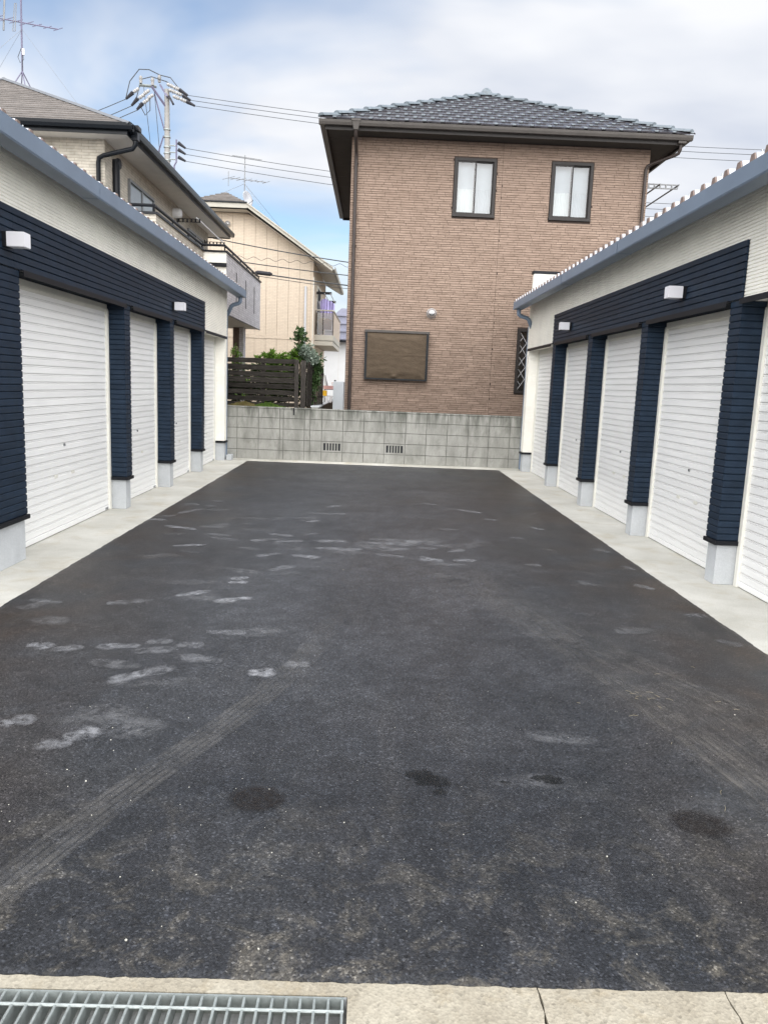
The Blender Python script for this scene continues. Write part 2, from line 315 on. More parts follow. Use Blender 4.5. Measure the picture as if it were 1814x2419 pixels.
# ------------------------------------------------------------------ helpers
WL = {}
def wloc(o): return WL.get(o.name, Vector((0, 0, 0))) if o else Vector((0, 0, 0))
def tag(o, label=None, cat=None, group=None, kind=None):
    if label: o['label'] = label
    if cat: o['category'] = cat
    if group: o['group'] = group
    if kind: o['kind'] = kind
    return o
def link(name, data, parent=None, loc=(0, 0, 0), rot=None, scale=None):
    o = bpy.data.objects.new(name, data); C.objects.link(o)
    loc = Vector(loc); WL[o.name] = loc
    if parent: o.parent = parent; o.location = loc - wloc(parent)
    else: o.location = loc
    if rot: o.rotation_euler = rot
    if scale: o.scale = scale
    return o
def thing(name, label, cat, loc, group=None):
    o = link(name, None, None, loc); o.empty_display_size = 0.1
    return tag(o, label, cat, group)
class MB:
    def __init__(s): s.v = []; s.f = []; s.uv = []
    def poly(s, pts):
        i = len(s.v); s.v += [tuple(p) for p in pts]; s.f.append(tuple(range(i, i+len(pts)))); return s
    def box(s, x0, x1, y0, y1, z0, z1):
        i = len(s.v)
        s.v += [(x0,y0,z0),(x1,y0,z0),(x1,y1,z0),(x0,y1,z0),(x0,y0,z1),(x1,y0,z1),(x1,y1,z1),(x0,y1,z1)]
        s.f += [tuple(i+k for k in q) for q in ((0,3,2,1),(4,5,6,7),(0,1,5,4),(1,2,6,5),(2,3,7,6),(3,0,4,7))]; return s
    def cbox(s, x0, x1, y0, y1, z0, z1, c):
        """box with its vertical-edge and horizontal edges chamfered by c at top and bottom"""
        i = len(s.v)
        for (d, z) in ((c, z0), (0, z0+c), (0, z1-c), (c, z1)):
            s.v += [(x0+d,y0+d,z),(x1-d,y0+d,z),(x1-d,y1-d,z),(x0+d,y1-d,z)]
        s.f.append((i+3,i+2,i+1,i)); s.f.append((i+12,i+13,i+14,i+15))
        for k in range(3):
            for j in range(4):
                a, b = i+4*k+j, i+4*k+(j+1) % 4
                s.f.append((a, b, b+4, a+4))
        return s
    def prism(s, prof, axis, a0, a1, caps=True):
        """2D profile extruded along an axis: axis 'y' -> prof is (x,z); 'x' -> (y,z); 'z' -> (x,y)"""
        def P(p, a): return {'y': (p[0], a, p[1]), 'x': (a, p[0], p[1]), 'z': (p[0], p[1], a)}[axis]
        i = len(s.v); n = len(prof)
        s.v += [P(p, a0) for p in prof] + [P(p, a1) for p in prof]
        for k in range(n):
            j = (k+1) % n; s.f.append((i+k, i+j, i+n+j, i+n+k))
        if caps: s.f.append(tuple(range(i+n-1, i-1, -1))); s.f.append(tuple(range(i+n, i+2*n)))
        return s
    def sheet(s, prof, axis, a0, a1):
        def P(p, a): return {'y': (p[0], a, p[1]), 'x': (a, p[0], p[1])}[axis]
        i = len(s.v); n = len(prof)
        s.v += [P(p, a0) for p in prof] + [P(p, a1) for p in prof]
        for k in range(n-1): s.f.append((i+k, i+k+1, i+n+k+1, i+n+k))
        return s
    def tube(s, pts, r, n=8, caps=True):
        pts = [Vector(p) for p in pts]; rs = r if isinstance(r, (list, tuple)) else [r]*len(pts)
        i0 = len(s.v); up = None
        for k, p in enumerate(pts):
            d = (pts[min(k+1, len(pts)-1)] - pts[max(k-1, 0)]).normalized()
            if up is None: up = Vector((0, 0, 1)) if abs(d.z) < 0.9 else Vector((1, 0, 0))
            a = d.cross(up).normalized(); b = a.cross(d).normalized(); up = b
            for j in range(n):
                t = 2*math.pi*j/n; s.v.append(tuple(p + (a*math.cos(t) + b*math.sin(t))*rs[k]))
        for k in range(len(pts)-1):
            for j in range(n):
                a, b = i0+k*n+j, i0+k*n+(j+1) % n
                s.f.append((a, b, b+n, a+n))
        if caps:
            s.f.append(tuple(i0+j for j in range(n-1, -1, -1))); e = i0+(len(pts)-1)*n
            s.f.append(tuple(e+j for j in range(n)))
        return s
    def lathe(s, prof, c, axis=(0, 0, 1), n=14):
        """prof: (radius, distance along axis)"""
        ax = Vector(axis).normalized(); u = ax.cross(Vector((0, 0, 1)) if abs(ax.z) < .9 else Vector((1, 0, 0))).normalized(); w = ax.cross(u)
        i0 = len(s.v); c = Vector(c)
        for r, h in prof:
            for j in range(n):
                t = 2*math.pi*j/n; s.v.append(tuple(c + ax*h + (u*math.cos(t)+w*math.sin(t))*max(r, 1e-4)))
        for k in range(len(prof)-1):
            for j in range(n):
                a, b = i0+k*n+j, i0+k*n+(j+1) % n
                s.f.append((a, b, b+n, a+n))
        return s
    def mesh(s, name, m, smooth=False, recalc=True):
        me = bpy.data.meshes.new(name); me.from_pydata(s.v, [], s.f); me.update()
        if recalc:
            bm = bmesh.new(); bm.from_mesh(me); bmesh.ops.recalc_face_normals(bm, faces=bm.faces[:]); bm.to_mesh(me); bm.free()
        me.materials.append(MATS[m])
        if smooth: me.polygons.foreach_set('use_smooth', [True]*len(me.polygons))
        return me
    def build(s, name, m, parent=None, smooth=False, recalc=True):
        o = link(name, s.mesh(name, m, smooth, recalc), None, (0, 0, 0))
        if parent: o.parent = parent; o.location = -wloc(parent)
        return o
def smooth_angle(o, deg=35):
    me = o.data; me.polygons.foreach_set('use_smooth', [True]*len(me.polygons))
    bm = bmesh.new(); bm.from_mesh(me)
    for e in bm.edges:
        if len(e.link_faces) == 2 and e.calc_face_angle(0) > math.radians(deg): e.smooth = False
    bm.to_mesh(me); bm.free()
def box(name, m, parent, *a): return MB().box(*a).build(name, m, parent)
def sag(a, b, d, n=14):
    a, b = Vector(a), Vector(b)
    return [a.lerp(b, i/n) - Vector((0, 0, 4*d*(i/n)*(1-i/n))) for i in range(n+1)]
def jag(n, amp, rnd):                       # ragged line offsets
    out, v = [], 0
    for i in range(n):
        v = v*0.6 + rnd.uniform(-amp, amp); out.append(v)
    return out

# ------------------------------------------------------------------ setting
g = MB()
hx0, hx1, hy0, hy1 = -1.35, 0.15, 1.05, 1.70; B = 900
for q in (((-B,-B),(B,-B),(B,hy0),(-B,hy0)), ((-B,hy1),(B,hy1),(B,B),(-B,B)), ((-B,hy0),(hx0,hy0),(hx0,hy1),(-B,hy1)), ((hx1,hy0),(B,hy0),(B,hy1),(hx1,hy1))):
    g.poly([(x, y, -0.03) for x, y in q])
tag(g.build('ground', 'soil', recalc=False), kind='structure')

AX0, AX1, AY0, AY1 = -2.31, 2.36, 1.70, 14.22
# asphalt: one sheet with a ragged edge on all sides
a = MB(); nb = 300
def ragged(p, q, n, amp):
    d = Vector(q)-Vector(p); nrm = Vector((-d.y, d.x)).normalized(); o = jag(n, amp, R)
    return [tuple(Vector(p)+d*(i/n)+nrm*(o[i] if 0 < i < n else 0)) for i in range(n)]
ring = ragged((AX0, AY0), (AX1, AY0), 420, 0.0022) + ragged((AX1, AY0), (AX1, AY1), 420, 0.004) + ragged((AX1, AY1), (AX0, AY1), 100, 0.004) + ragged((AX0, AY1), (AX0, AY0), 420, 0.004)
nr = len(ring)
a.v = [(x, y, 0.0) for x, y in ring] + [(x, y, -0.05) for x, y in ring] + [(x*0.985 if abs(x) > 2 else x, y+(0.02 if y < 2 else -0.02 if y > 14 else 0), 0.004) for x, y in ring]
a.f = [(i, (i+1) % nr, 2*nr+(i+1) % nr, 2*nr+i) for i in range(nr)] + [(nr+i, nr+(i+1) % nr, (i+1) % nr, i) for i in range(nr)] + [tuple(range(2*nr, 3*nr))]
asphalt = tag(a.build('asphalt_lane', 'asphalt', recalc=False), kind='structure')

for nm, x0, x1 in (('concrete_apron', -3.2, AX0+0.012), ('concrete_apron', AX1-0.012, 3.2)):
    tag(box(nm, 'apron', None, x0, x1, 2.2, 14.30, -0.028, -0.001), kind='structure')
tag(box('concrete_strip', 'apron', None, AX0+0.013, AX1-0.013, AY1-0.015, 14.44, -0.028, -0.002), kind='structure')

# kerb strip at the street with a broken joint, and the drain channel
kz = -0.002
def kerb(x0, x1, y0, y1, crack0=0, crack1=0):
    k = MB(); n = 24
    la = jag(n+1, 0.004, R); lb = jag(n+1, 0.004, R)
    prof = []
    left = [(x0+crack0*(la[i]), y0+(y1-y0)*i/n) for i in range(n+1)]
    rightp = [(x1+crack1*(lb[i]), y0+(y1-y0)*i/n) for i in range(n+1)]
    k.prism(left[::-1]+rightp, 'z', -0.2, kz)
    return k
kerb_edges = [(-3.5, -1.1, 0, 0), (-1.1, -0.012, 0, 0), (-0.012, 0.461, 0, 1), (0.4635, 0.934, 1, 1), (0.9365, 1.7, 1, 0), (1.704, 3.5, 0, 0)]
ks = thing('kerb_strip', 'beige exposed-aggregate concrete strip along the street edge', 'kerb', (0, 1.6, 0)); ks['kind'] = 'structure'
for x0, x1, c0, c1 in kerb_edges:
    y0 = 1.0
    if x0 == -1.1: y0 = 1.658
    kerb(x0, x1, y0, AY0+0.012, c0, c1).build('kerb_block', 'kerb', ks)
del ks['label']; del ks['category']
road = tag(box('road', 'asphalt', None, -30, 30, -6.0, 0.995, -0.027, -0.006), kind='structure')
gt = thing('drain_grate', 'galvanised steel drain grate set in the concrete strip at the bottom edge', 'grate', (-0.55, 1.35, -0.05))
GX0, GX1, GY0, GY1 = -1.09, -0.020, 1.08, 1.652
MB().box(GX0, GX1, GY1-0.004, GY1, -0.05, 0.0).build('frame_bar', 'galv', gt)
MB().box(GX0, GX1, GY0, GY0+0.004, -0.05, 0.0).build('frame_bar', 'galv', gt)
nbar = 32; bar = MB().cbox(-0.0032, 0.0032, -(GY1-GY0)/2+0.004, (GY1-GY0)/2-0.004, -0.05, 0.0, 0.0012).mesh('bar', 'galv')
for i in range(nbar):
    link('bar', bar, gt, (GX1-0.004-i*0.0338, (GY0+GY1)/2, -0.001))
for yy in (GY1-0.040, GY1-0.14, GY1-0.24, GY1-0.34, GY1-0.44):
    MB().tube([(GX0, yy, -0.004), (GX1, yy, -0.004)], 0.0042, 8).build('cross_rod', 'galv', gt)
ch = MB().box(-1.1, -0.012, 1.0, 1.068, -0.22, kz); ch.box(-1.1, -0.012, 1.068, 1.657, -0.22, -0.17)
tag(ch.build('drain_channel', 'kerb'), kind='structure')
cw = MB().poly([(-1.098, 1.6565, -0.17), (-0.0135, 1.6565, -0.17), (-0.0135, 1.6565, -0.004), (-1.098, 1.6565, -0.004)])
cw.build('channel_wall', 'footing', bpy.data.objects['drain_channel'], recalc=False)

# ------------------------------------------------------------------ garages
NB = 35; PZ0, PZ1 = 0.362, 2.222
bp_ = (PZ1-PZ0)/NB
SLAT_P = 0.0715; NSLAT = 30
def slat_mesh(Lh):
    prof = [(0,0),(.010,.0025),(.0115,.007),(.0115,.0515),(.002,.0545),(.002,.0575),(.0085,.0595),(.0085,.0665),(-.001,.0700),(-.004,.0702),(-.004,0)]
    return MB().prism(prof, 'y', -Lh/2, Lh/2).mesh('slat', 'shutter')
MESHC = {}
def garage(side, XF, gut_o, gz0, gz1, soff, gend, piers, panel, cream_piers, ystart, yend, seams, gsegs, label):
    s = side                                            # -1 left of the lane, +1 right
    X = lambda o: s*(XF-o)
    rot = (0, 0, 0) if s < 0 else (0, 0, math.pi)
    gname = 'garage_row'
    G = thing(gname, label, 'garage', (s*(XF+2), 8.4, 0))
    def bx(name, m, par, o0, o1, y0, y1, z0, z1):
        return box(name, m, par, min(X(o0), X(o1)), max(X(o0), X(o1)), y0, y1, z0, z1)
    # cream upper wall with fine horizontal ribs
    w = MB(); zz = 2.222; prof = [(X(-0.10), 2.222)]
    while zz < soff-0.012:
        prof += [(X(-0.017), zz), (X(-0.0085), zz+0.003), (X(-0.0085), zz+0.0215), (X(-0.017), zz+0.0245)]; zz += 0.027
    prof += [(X(-0.014), soff+0.02), (X(-0.10), soff+0.02)]
    w.prism(prof, 'y', ystart, yend); w.build('upper_wall', 'cream', G)
    body = MB(); xa, xb = sorted((X(-0.2), X(-4.2)))
    body.box(xa, xb, yend-0.12, yend-0.004, 0.0, soff+0.02); body.box(xa, xb, ystart, ystart+0.1, 0, soff+0.02)
    xc = sorted((X(-4.2), X(-4.1))); body.box(xc[0]-0.001, xc[1]+0.001, ystart, yend-0.005, 0, soff+0.1); body.build('body_wall', 'cream', G)
    # navy siding panel, board by board
    P = bx('siding_panel', 'navy_core', G, -0.012, -0.004, panel[0]+0.004, panel[1]-0.004, 2.224, 2.655)
    ys = [panel[0]] + [q for q in seams if panel[0] < q < panel[1]] + [panel[1]]
    nbd = 8; ph = (2.66-2.222)/nbd
    for k in range(nbd):
        for i in range(len(ys)-1):
            m = MB(); x0, x1 = sorted((X(-0.003), X(0.012))); m.cbox(x0, x1, ys[i]+0.001, ys[i+1]-0.001, 0.0015, ph-0.0035, 0.0045)
            o = link('board', m.mesh('board', 'navy'), P, (0, 0, 2.222+k*ph))
    # piers
    allp = [(p, 'navy') for p in piers] + [(p, 'cream') for p in cream_piers]
    for (y0, y1), mm in allp:
        wd = y1-y0; yc = (y0+y1)/2
        if mm == 'navy':
            pm = box('pier', 'navy_core', G, min(X(-0.24), X(-0.006)), max(X(-0.24), X(-0.006)), y0+0.006, y1-0.006, 0.34, 2.221)
            key = ('pb', round(wd, 3))
            if key not in MESHC: MESHC[key] = MB().cbox(-0.215, 0.0, -wd/2, wd/2, 0.0012, bp_-0.003, 0.0048).mesh('board', 'navy')
            for k in range(NB): link('board', MESHC[key], pm, (X(0), yc, PZ0+k*bp_), rot)
        else:
            pr = []; z = 0.362
            pm = MB()
            x0, x1 = sorted((X(-0.24), X(-0.012)))
            pm.box(x0, x1, y0+0.003, y1-0.003, 0.34, 2.221)
            while z < 2.21:
                x0, x1 = sorted((X(-0.235), X(-0.0085))); pm.cbox(x0, x1, y0, y1, z, z+0.024, 0.003); z += 0.027
            pm = pm.build('pier', 'cream', G)
        x0, x1 = sorted((X(-0.21), X(0.014))); MB().cbox(x0, x1, y0-0.014, y1+0.014, 0.325, 0.360, 0.003).build('cap', 'cap_dark', pm)
        x0, x1 = sorted((X(-0.205), X(-0.018))); MB().cbox(x0, x1, y0+0.018, y1-0.018, 0.0, 0.326, 0.002).build('footing', 'footing', pm)
    # bays
    edges = sorted([p for p in piers] + cream_piers)
    for i in range(len(edges)-1):
        y0, y1 = edges[i][1], edges[i+1][0]
        dark = panel[0]-0.05 <= y0 and y1 <= panel[1]+0.05
        yc, ww = (y0+y1)/2, y1-y0
        bx('lintel', 'navy_core' if dark else 'cream', G, -0.24, -0.016, y0-0.001, y1+0.001, 2.212, 2.30)
        # drip hood
        m = MB(); pr = [(X(-0.012), 2.236), (X(0.030), 2.226), (X(0.034), 2.182), (X(0.030), 2.180), (X(0.026), 2.216), (X(-0.012), 2.219)]
        m.prism(pr, 'y', y0+0.01, y1-0.01); m.build('drip_hood', 'cap_dark', G)
        S = bx('shutter', 'rail_white', G, -0.235, -0.188, y0, y1, 2.128, 2.211)
        bx('housing_edge', 'rail_white', S, -0.188, -0.176, y0+0.002, y1-0.002, 2.150, 2.166)
        for q0, q1 in ((y0+0.002, y0+0.048), (y1-0.048, y1-0.002)):
            bx('guide_rail', 'rail_white', S, -0.235, -0.172, q0, q1, 0.0, 2.149)
        Lh = ww-0.100
        key = ('sl', round(Lh, 3))
        if key not in MESHC: MESHC[key] = slat_mesh(Lh)
        for k in range(NSLAT): link('slat', MESHC[key], S, (X(-0.205), yc, 0.052+k*SLAT_P*0.982), rot)
        m = MB(); x0, x1 = sorted((X(-0.212), X(-0.186))); m.cbox(x0, x1, yc-Lh/2, yc+Lh/2, 0.006, 0.051, 0.003); m.build('bottom_bar', 'shutter', S)
        bx('lock', 'steel', S, -0.193, -0.183, yc-0.012, yc+0.012, 0.796, 0.82)
        bx('keyhole', 'cap_dark', S, -0.184, -0.1815, yc-0.004, yc+0.004, 0.800, 0.816)
        for q in (-0.20, 0.20):
            bx('handle_slot', 'rail_white', S, -0.195, -0.1895, yc+q-0.035, yc+q+0.035, 0.515, 0.545)
            bx('slot_strip', 'rail_white', S, -0.1895, -0.1882, yc+q-0.031, yc+q+0.031, 0.533, 0.542)  # thin raised strip on the handle slot, same white as the slot
        e = y1-0.12 if s < 0 else y0+0.06
        bx('bottom_latch', 'steel', S, -0.187, -0.181, e-0.05, e+0.03, 0.014, 0.036)
    # roof: folded metal sheet draining to the box gutter
    RO = bx('roof', 'roof_metal', G, -4.25, -0.03, ystart-0.04, yend+0.02, soff+0.118, soff+0.122)
    sh = MB(); y = ystart-0.02; prof = []
    while y < yend:
        prof += [(y, 0), (y+0.085, 0), (y+0.113, 0.066), (y+0.158, 0.066), (y+0.186, 0)]; y += 0.2
    zb = soff+0.022
    n = len(prof); xa, xb = X(gut_o-0.06), X(-4.25)
    sh.v = [(xa, p, zb+h) for p, h in prof]+[(xb, p, zb+h+0.12) for p, h in prof]
    sh.f = [(k, k+1, n+k+1, n+k) for k in range(n-1)]
    sh.build('roof_sheet', 'roof_metal', RO, recalc=False)
    rib = MB(); L_ = 0.55
    rib.v = [(0, -0.052, 0.0), (0, -0.024, 0.073), (0, 0.024, 0.073), (0, 0.052, 0.0), (-L_, -0.052, 0.017), (-L_, -0.024, 0.09), (-L_, 0.024, 0.09), (-L_, 0.052, 0.017)]
    rib.f = [(0, 1, 5, 4), (1, 2, 6, 5), (2, 3, 7, 6), (3, 2, 1, 0)]
    rm = rib.mesh('roof_rib', 'roof_metal', recalc=False)
    plug = MB().prism([(-0.049, 0.004), (-0.022, 0.069), (0.022, 0.069), (0.049, 0.004)], 'x', 0.001, 0.012).mesh('end_plug', 'plug_brown')
    bolt = MB().lathe([(0.010, 0), (0.010, 0.010), (0.005, 0.011), (0.005, 0.026), (0, 0.026)], (0, 0, 0), n=8).mesh('bolt', 'steel')
    y = ystart-0.02+0.1355; i = 0
    while y < yend-0.03:
        link('roof_rib', rm, RO, (X(gut_o-0.052), y, zb+0.003), rot); link('end_plug', plug, RO, (X(gut_o-0.052), y, zb+0.003), rot)
        if i % 3 == 0: link('bolt', bolt, RO, (X(gut_o-0.10), y, zb+0.076))
        y += 0.2; i += 1
    # box gutter in lengths with joint sleeves
    gy = [ystart-0.05]+gsegs+[gend]
    GU = None
    for i in range(len(gy)-1):
        m = MB(); pr = [(X(gut_o), gz1), (X(gut_o-0.004), gz0+0.012), (X(gut_o-0.012), gz0), (X(gut_o-0.16), gz0+0.004), (X(gut_o-0.165), gz1-0.02), (X(gut_o-0.155), gz1-0.02), (X(gut_o-0.150), gz0+0.012), (X(gut_o-0.016), gz0+0.012), (X(gut_o-0.008), gz1-0.006), (X(gut_o-0.018), gz1-0.004), (X(gut_o-0.018), gz1)]
        m.prism(pr, 'y', gy[i]+0.001, gy[i+1]-0.001); gu = m.build('gutter', 'gutter_grey', G)
        if i > 0:
            j = MB(); pr = [(X(gut_o+0.0025), gz1+0.002), (X(gut_o-0.0015), gz0+0.010), (X(gut_o-0.011), gz0-0.0025), (X(gut_o-0.162), gz0+0.0015), (X(gut_o-0.16), gz0+0.003), (X(gut_o-0.012), gz0+0.001), (X(gut_o-0.001), gz0+0.012), (X(gut_o+0.0008), gz1)]
            j.prism(pr, 'y', gy[i]-0.03, gy[i]+0.03); j.build('joint_sleeve', 'gutter_grey', gu)
    ex0, ex1 = sorted((X(gut_o), X(gut_o-0.165))); box('gutter_end', 'gutter_grey', G, ex0, ex1, gend-0.001, gend+0.004, gz0, gz1)
    yd = gend-0.10
    xg, xw = X(gut_o-0.085), X(0.05)
    m = MB().tube([(xg, yd, gz0+0.01), (xg, yd, gz0-0.05), (xg*0.97+xw*0.03, yd, gz0-0.085), (xg*0.8+xw*0.2, yd+0.01, gz0-0.11), (xg*0.2+xw*0.8, yd+0.03, gz0-0.14), (xw, yd+0.04, gz0-0.165), (X(0.03), yd+0.05, gz0-0.21), (X(-0.04), yd+0.16, gz0-0.30)], 0.036, 14)
    o = m.build('downpipe', 'gutter_grey', G); smooth_angle(o)
    m = MB().tube([(X(-0.04), yend+0.05, gz0-0.26), (X(-0.04), yend+0.05, 0.02)], 0.036, 12); smooth_angle(m.build('downpipe', 'gutter_grey', G))
    return G, X

GL, XLf = garage(-1, 2.705, 0.305, 2.95, 3.08, 3.03, 14.46, [(3.4, 3.6), (5.35, 6.03), (8.50, 8.69), (10.35, 10.56), (12.23, 12.413)], (3.4, 12.413), [(14.13, 14.32)], 3.2, 14.325, [5.93, 8.96, 11.99], [6.97, 10.6],
    'long garage row on the left with wide near navy pier and two wall lamps')
GR, XRf = garage(1, 2.75, 0.33, 2.90, 3.022, 3.0, 14.12, [(5.95, 6.147), (7.98, 8.172), (10.0, 10.2), (12.03, 12.222)], (5.955, 12.222), [(3.9, 4.1), (14.12, 14.32)], 2.9, 14.325, [9.0], [4.5, 8.2, 10.6],
    'garage row on the right of the lane with cream wall before its navy panel')
# left row: the bay nearer than the wide pier
# cream parapet at the far end of the right row
pp = MB().box(2.77, 6.6, 14.20, 14.32, 3.0225, 3.55); pp.build('parapet', 'cream', GR)
MB().box(2.75, 6.62, 14.18, 14.34, 3.5505, 3.60).build('parapet_cap', 'cap_dark', GR)

def wall_lamp(side, XF, y, z, label):
    s = side; X = lambda o: s*(XF-o)
    t = thing('wall_lamp', label, 'lamp', (X(0.013), y, z), 'wall lamps on the navy panels')
    x0, x1 = sorted((X(0.0125), X(0.045))); MB().cbox(x0, x1, y-0.05, y+0.05, z-0.052, z+0.052, 0.003).build('mount', 'cap_dark', t)
    x0, x1 = sorted((X(0.045), X(0.172))); MB().cbox(x0, x1, y-0.052, y+0.052, z-0.052, z+0.052, 0.004).build('shade', 'lamp_white', t)
wall_lamp(-1, 2.705, 5.80, 2.40, 'white box wall lamp above the wide navy pier, nearest on the left')
wall_lamp(-1, 2.705, 10.46, 2.395, 'small white box wall lamp far along the left navy panel')
wall_lamp(1, 2.75, 7.08, 2.395, 'white box wall lamp on the right navy panel, the nearer one there')
wall_lamp(1, 2.75, 11.12, 2.40, 'small white box wall lamp at the far end of the right navy panel')

# ------------------------------------------------------------------ block wall
BW = thing('block_wall', 'low grey concrete block wall with vent blocks closing the lane', 'wall', (0, 14.5, 0))
WY = 14.42
box('mortar_core', 'mortar', BW, -3.9, 3.9, WY+0.006, WY+0.11, 0.0, 0.975)
be = [-3.71, -3.32, -2.926, -2.534, -2.136, -1.742, -1.675, -1.283, -1.178, -0.96, -0.567, -0.176, 0.214, 0.604, 0.993, 1.384, 1.775, 2.165, 2.557, 2.95, 3.34, 3.73]
zs = [0.0, 0.2, 0.4, 0.6, 0.8, 0.975]
for k in range(5):
    for i in range(len(be)-1):
        x0, x1, z0, z1 = be[i]+0.004, be[i+1]-0.004, zs[k]+(0.004 if k else 0.03), zs[k+1]-0.004
        w, h = x1-x0, z1-z0
        off = R.uniform(-0.0015, 0.0015)
        if k == 1 and abs(be[i]+0.96) < 0.01 or k == 1 and abs(be[i]-0.214) < 0.01:
            v = MB()
            v.box(x0, x1, WY-0.004, WY+0.05, z0, z0+0.03); v.box(x0, x1, WY-0.004, WY+0.05, z1-0.028, z1)
            v.box(x0, x0+0.035, WY-0.0038, WY+0.05, z0+0.03, z1-0.028); v.box(x1-0.035, x1, WY-0.0038, WY+0.05, z0+0.03, z1-0.028)
            vb = v.build('vent_block', 'block', BW)
            iw = w-0.07
            for j in range(5):
                xx = x0+0.035+iw*(j+1)/6; MB().box(xx-0.011, xx+0.011, WY+0.002, WY+0.04, z0+0.029, z1-0.027).build('vent_bar', 'block', vb)
            MB().box(x0+0.034, x1-0.034, WY+0.0052, WY+0.0058, z0+0.028, z1-0.026).build('vent_shadow_box', 'dark_room', vb)
            continue
        key = ('blk', round(w, 3), round(h, 3))
        if key not in MESHC:
            m = MB(); i_ = 0; c = 0.004
            m.v = [(-w/2, 0.02, 0), (w/2, 0.02, 0), (w/2, 0.02, h), (-w/2, 0.02, h), (-w/2, c, 0), (w/2, c, 0), (w/2, c, h), (-w/2, c, h), (-w/2+c, 0, c), (w/2-c, 0, c), (w/2-c, 0, h-c), (-w/2+c, 0, h-c)]
            m.f = [(8, 9, 10, 11)] + [(4+j, 4+(j+1) % 4, 8+(j+1) % 4, 8+j) for j in range(4)] + [(j, (j+1) % 4, 4+(j+1) % 4, 4+j) for j in range(4)]
            MESHC[key] = m.mesh('block', 'block')
        link('block', MESHC[key], BW, ((x0+x1)/2, WY-0.005+off, z0))
MB().cbox(-3.9, 3.9, WY-0.012, WY+0.12, 0.976, 1.0, 0.004).build('coping', 'block', BW)
box('base_course', 'apron', BW, -3.9, 3.9, WY-0.035, WY+0.0, -0.02, 0.028)
# low wall between the two back plots
SW = thing('side_wall', 'low concrete wall running back beside the brick house', 'wall', (-1.0, 18, 0))
box('wall_body', 'block', SW, -1.17, -1.05, 14.56, 23, 0, 1.02); box('coping', 'footing', SW, -1.19, -1.03, 14.56, 23, 1.0205, 1.045)
tag(MB().cbox(-2.70, -2.60, 14.22, 14.40, 0.0, 0.10, 0.005).build('concrete_pad', 'footing'), 'small concrete block on the ground between left garage end and block wall', 'block')

# ------------------------------------------------------------------ wooden fence on the wall
WF = thing('wooden_fence', 'weathered dark wooden slat fence standing on the block wall', 'fence', (-2.2, 14.6, 1.0))
fz = [(1.796, 1.882), (1.672, 1.768), (1.556, 1.647), (1.446, 1.544), (1.332, 1.421), (1.220, 1.308), (1.106, 1.195), (1.004, 1.078)]
for i, (z0, z1) in enumerate(fz):
    m = MB(); n = 16; jo = jag(n+1, 0.003, R); ju = jag(n+1, 0.003, R)
    xs = [-4.6+(3.12)*k/n for k in range(n+1)]
    tl = R.uniform(-0.008, 0.008)
    pr = [(xs[k], z0+ju[k]+tl*k/n) for k in range(n+1)]+[(xs[k], z1+jo[k]+tl*k/n) for k in range(n, -1, -1)]
    m.prism([(x, z) for x, z in pr], 'y', 14.595+R.uniform(-.003, .003), 14.625)
    m.build('slat', 'weathered_wood', WF)
for x in (-4.3, -3.2, -2.1):
    box('post', 'weathered_post', WF, x-0.035, x+0.035, 14.628, 14.69, 0.9, 1.87)
for x0, x1, z0, z1 in ((-1.500, -1.425, 0.87, 1.885), (-1.385, -1.290, 1.0, 1.875)):
    MB().cbox(x0, x1, 14.56, 14.594, z0, z1, 0.003).build('post', 'weathered_post', WF)
for i in range(9):                                         # return along the plot side
    y0 = 14.63+i*0.135; x0 = -1.28+i*0.026; MB().cbox(x0, x0+0.025, y0, y0+0.125, 1.03, 1.86-i*0.012+R.uniform(-.02, .02), 0.003).build('board', 'weathered_wood', WF)
for z in (1.2, 1.65):
    m = MB().tube([(-1.30, 14.62, z), (-1.055, 15.85, z)], 0.02, 6); m.build('rail', 'weathered_wood', WF)
box('bracket', 'rail_dark', WF, -1.492, -1.47, 14.398, 14.41, 0.87, 1.0)

# ------------------------------------------------------------------ brick house
BH = thing('brick_house', 'two-storey house clad in reddish brown split brick with tiled hip roof', 'house', (2.24, 18.5, 0))
HX0, HX1, HY, HYB, HZ = -0.60, 5.08, 15.5, 22.4, 6.11
holes = [(1.366, 2.162, 4.738, 5.80), (3.222, 4.012, 4.745, 5.803), (2.78, 3.45, 1.435, 2.671)]
wallm = MB(); xs = sorted({HX0, HX1}|{h[0] for h in holes}|{h[1] for h in holes}); zs_ = sorted({0.0, HZ}|{h[2] for h in holes}|{h[3] for h in holes})
for i in range(len(xs)-1):
    for k in range(len(zs_)-1):
        cx, cz = (xs[i]+xs[i+1])/2, (zs_[k]+zs_[k+1])/2
        if any(h[0] < cx < h[1] and h[2] < cz < h[3] for h in holes): continue
        wallm.poly([(xs[i], HY, zs_[k]), (xs[i+1], HY, zs_[k]), (xs[i+1], HY, zs_[k+1]), (xs[i], HY, zs_[k+1])])
for h in holes:
    for a_, b_ in (((h[0], h[2]), (h[1], h[2])), ((h[1], h[2]), (h[1], h[3])), ((h[1], h[3]), (h[0], h[3])), ((h[0], h[3]), (h[0], h[2]))):
        wallm.poly([(a_[0], HY, a_[1]), (b_[0], HY, b_[1]), (b_[0], HY+0.14, b_[1]), (a_[0], HY+0.14, a_[1])])
HWALL = wallm.build('wall', 'brick_mortar', BH, recalc=False)
sw = MB()
sw.poly([(HX0, HY, 0), (HX0, HYB, 0), (HX0, HYB, HZ), (HX0, HY, HZ)]); sw.poly([(HX1, HY, 0), (HX1, HYB, 0), (HX1, HYB, HZ), (HX1, HY, HZ)]); sw.poly([(HX0, HYB, 0), (HX1, HYB, 0), (HX1, HYB, HZ), (HX0, HYB, HZ)])
sw.build('side_wall', 'brick_far', BH, recalc=False)
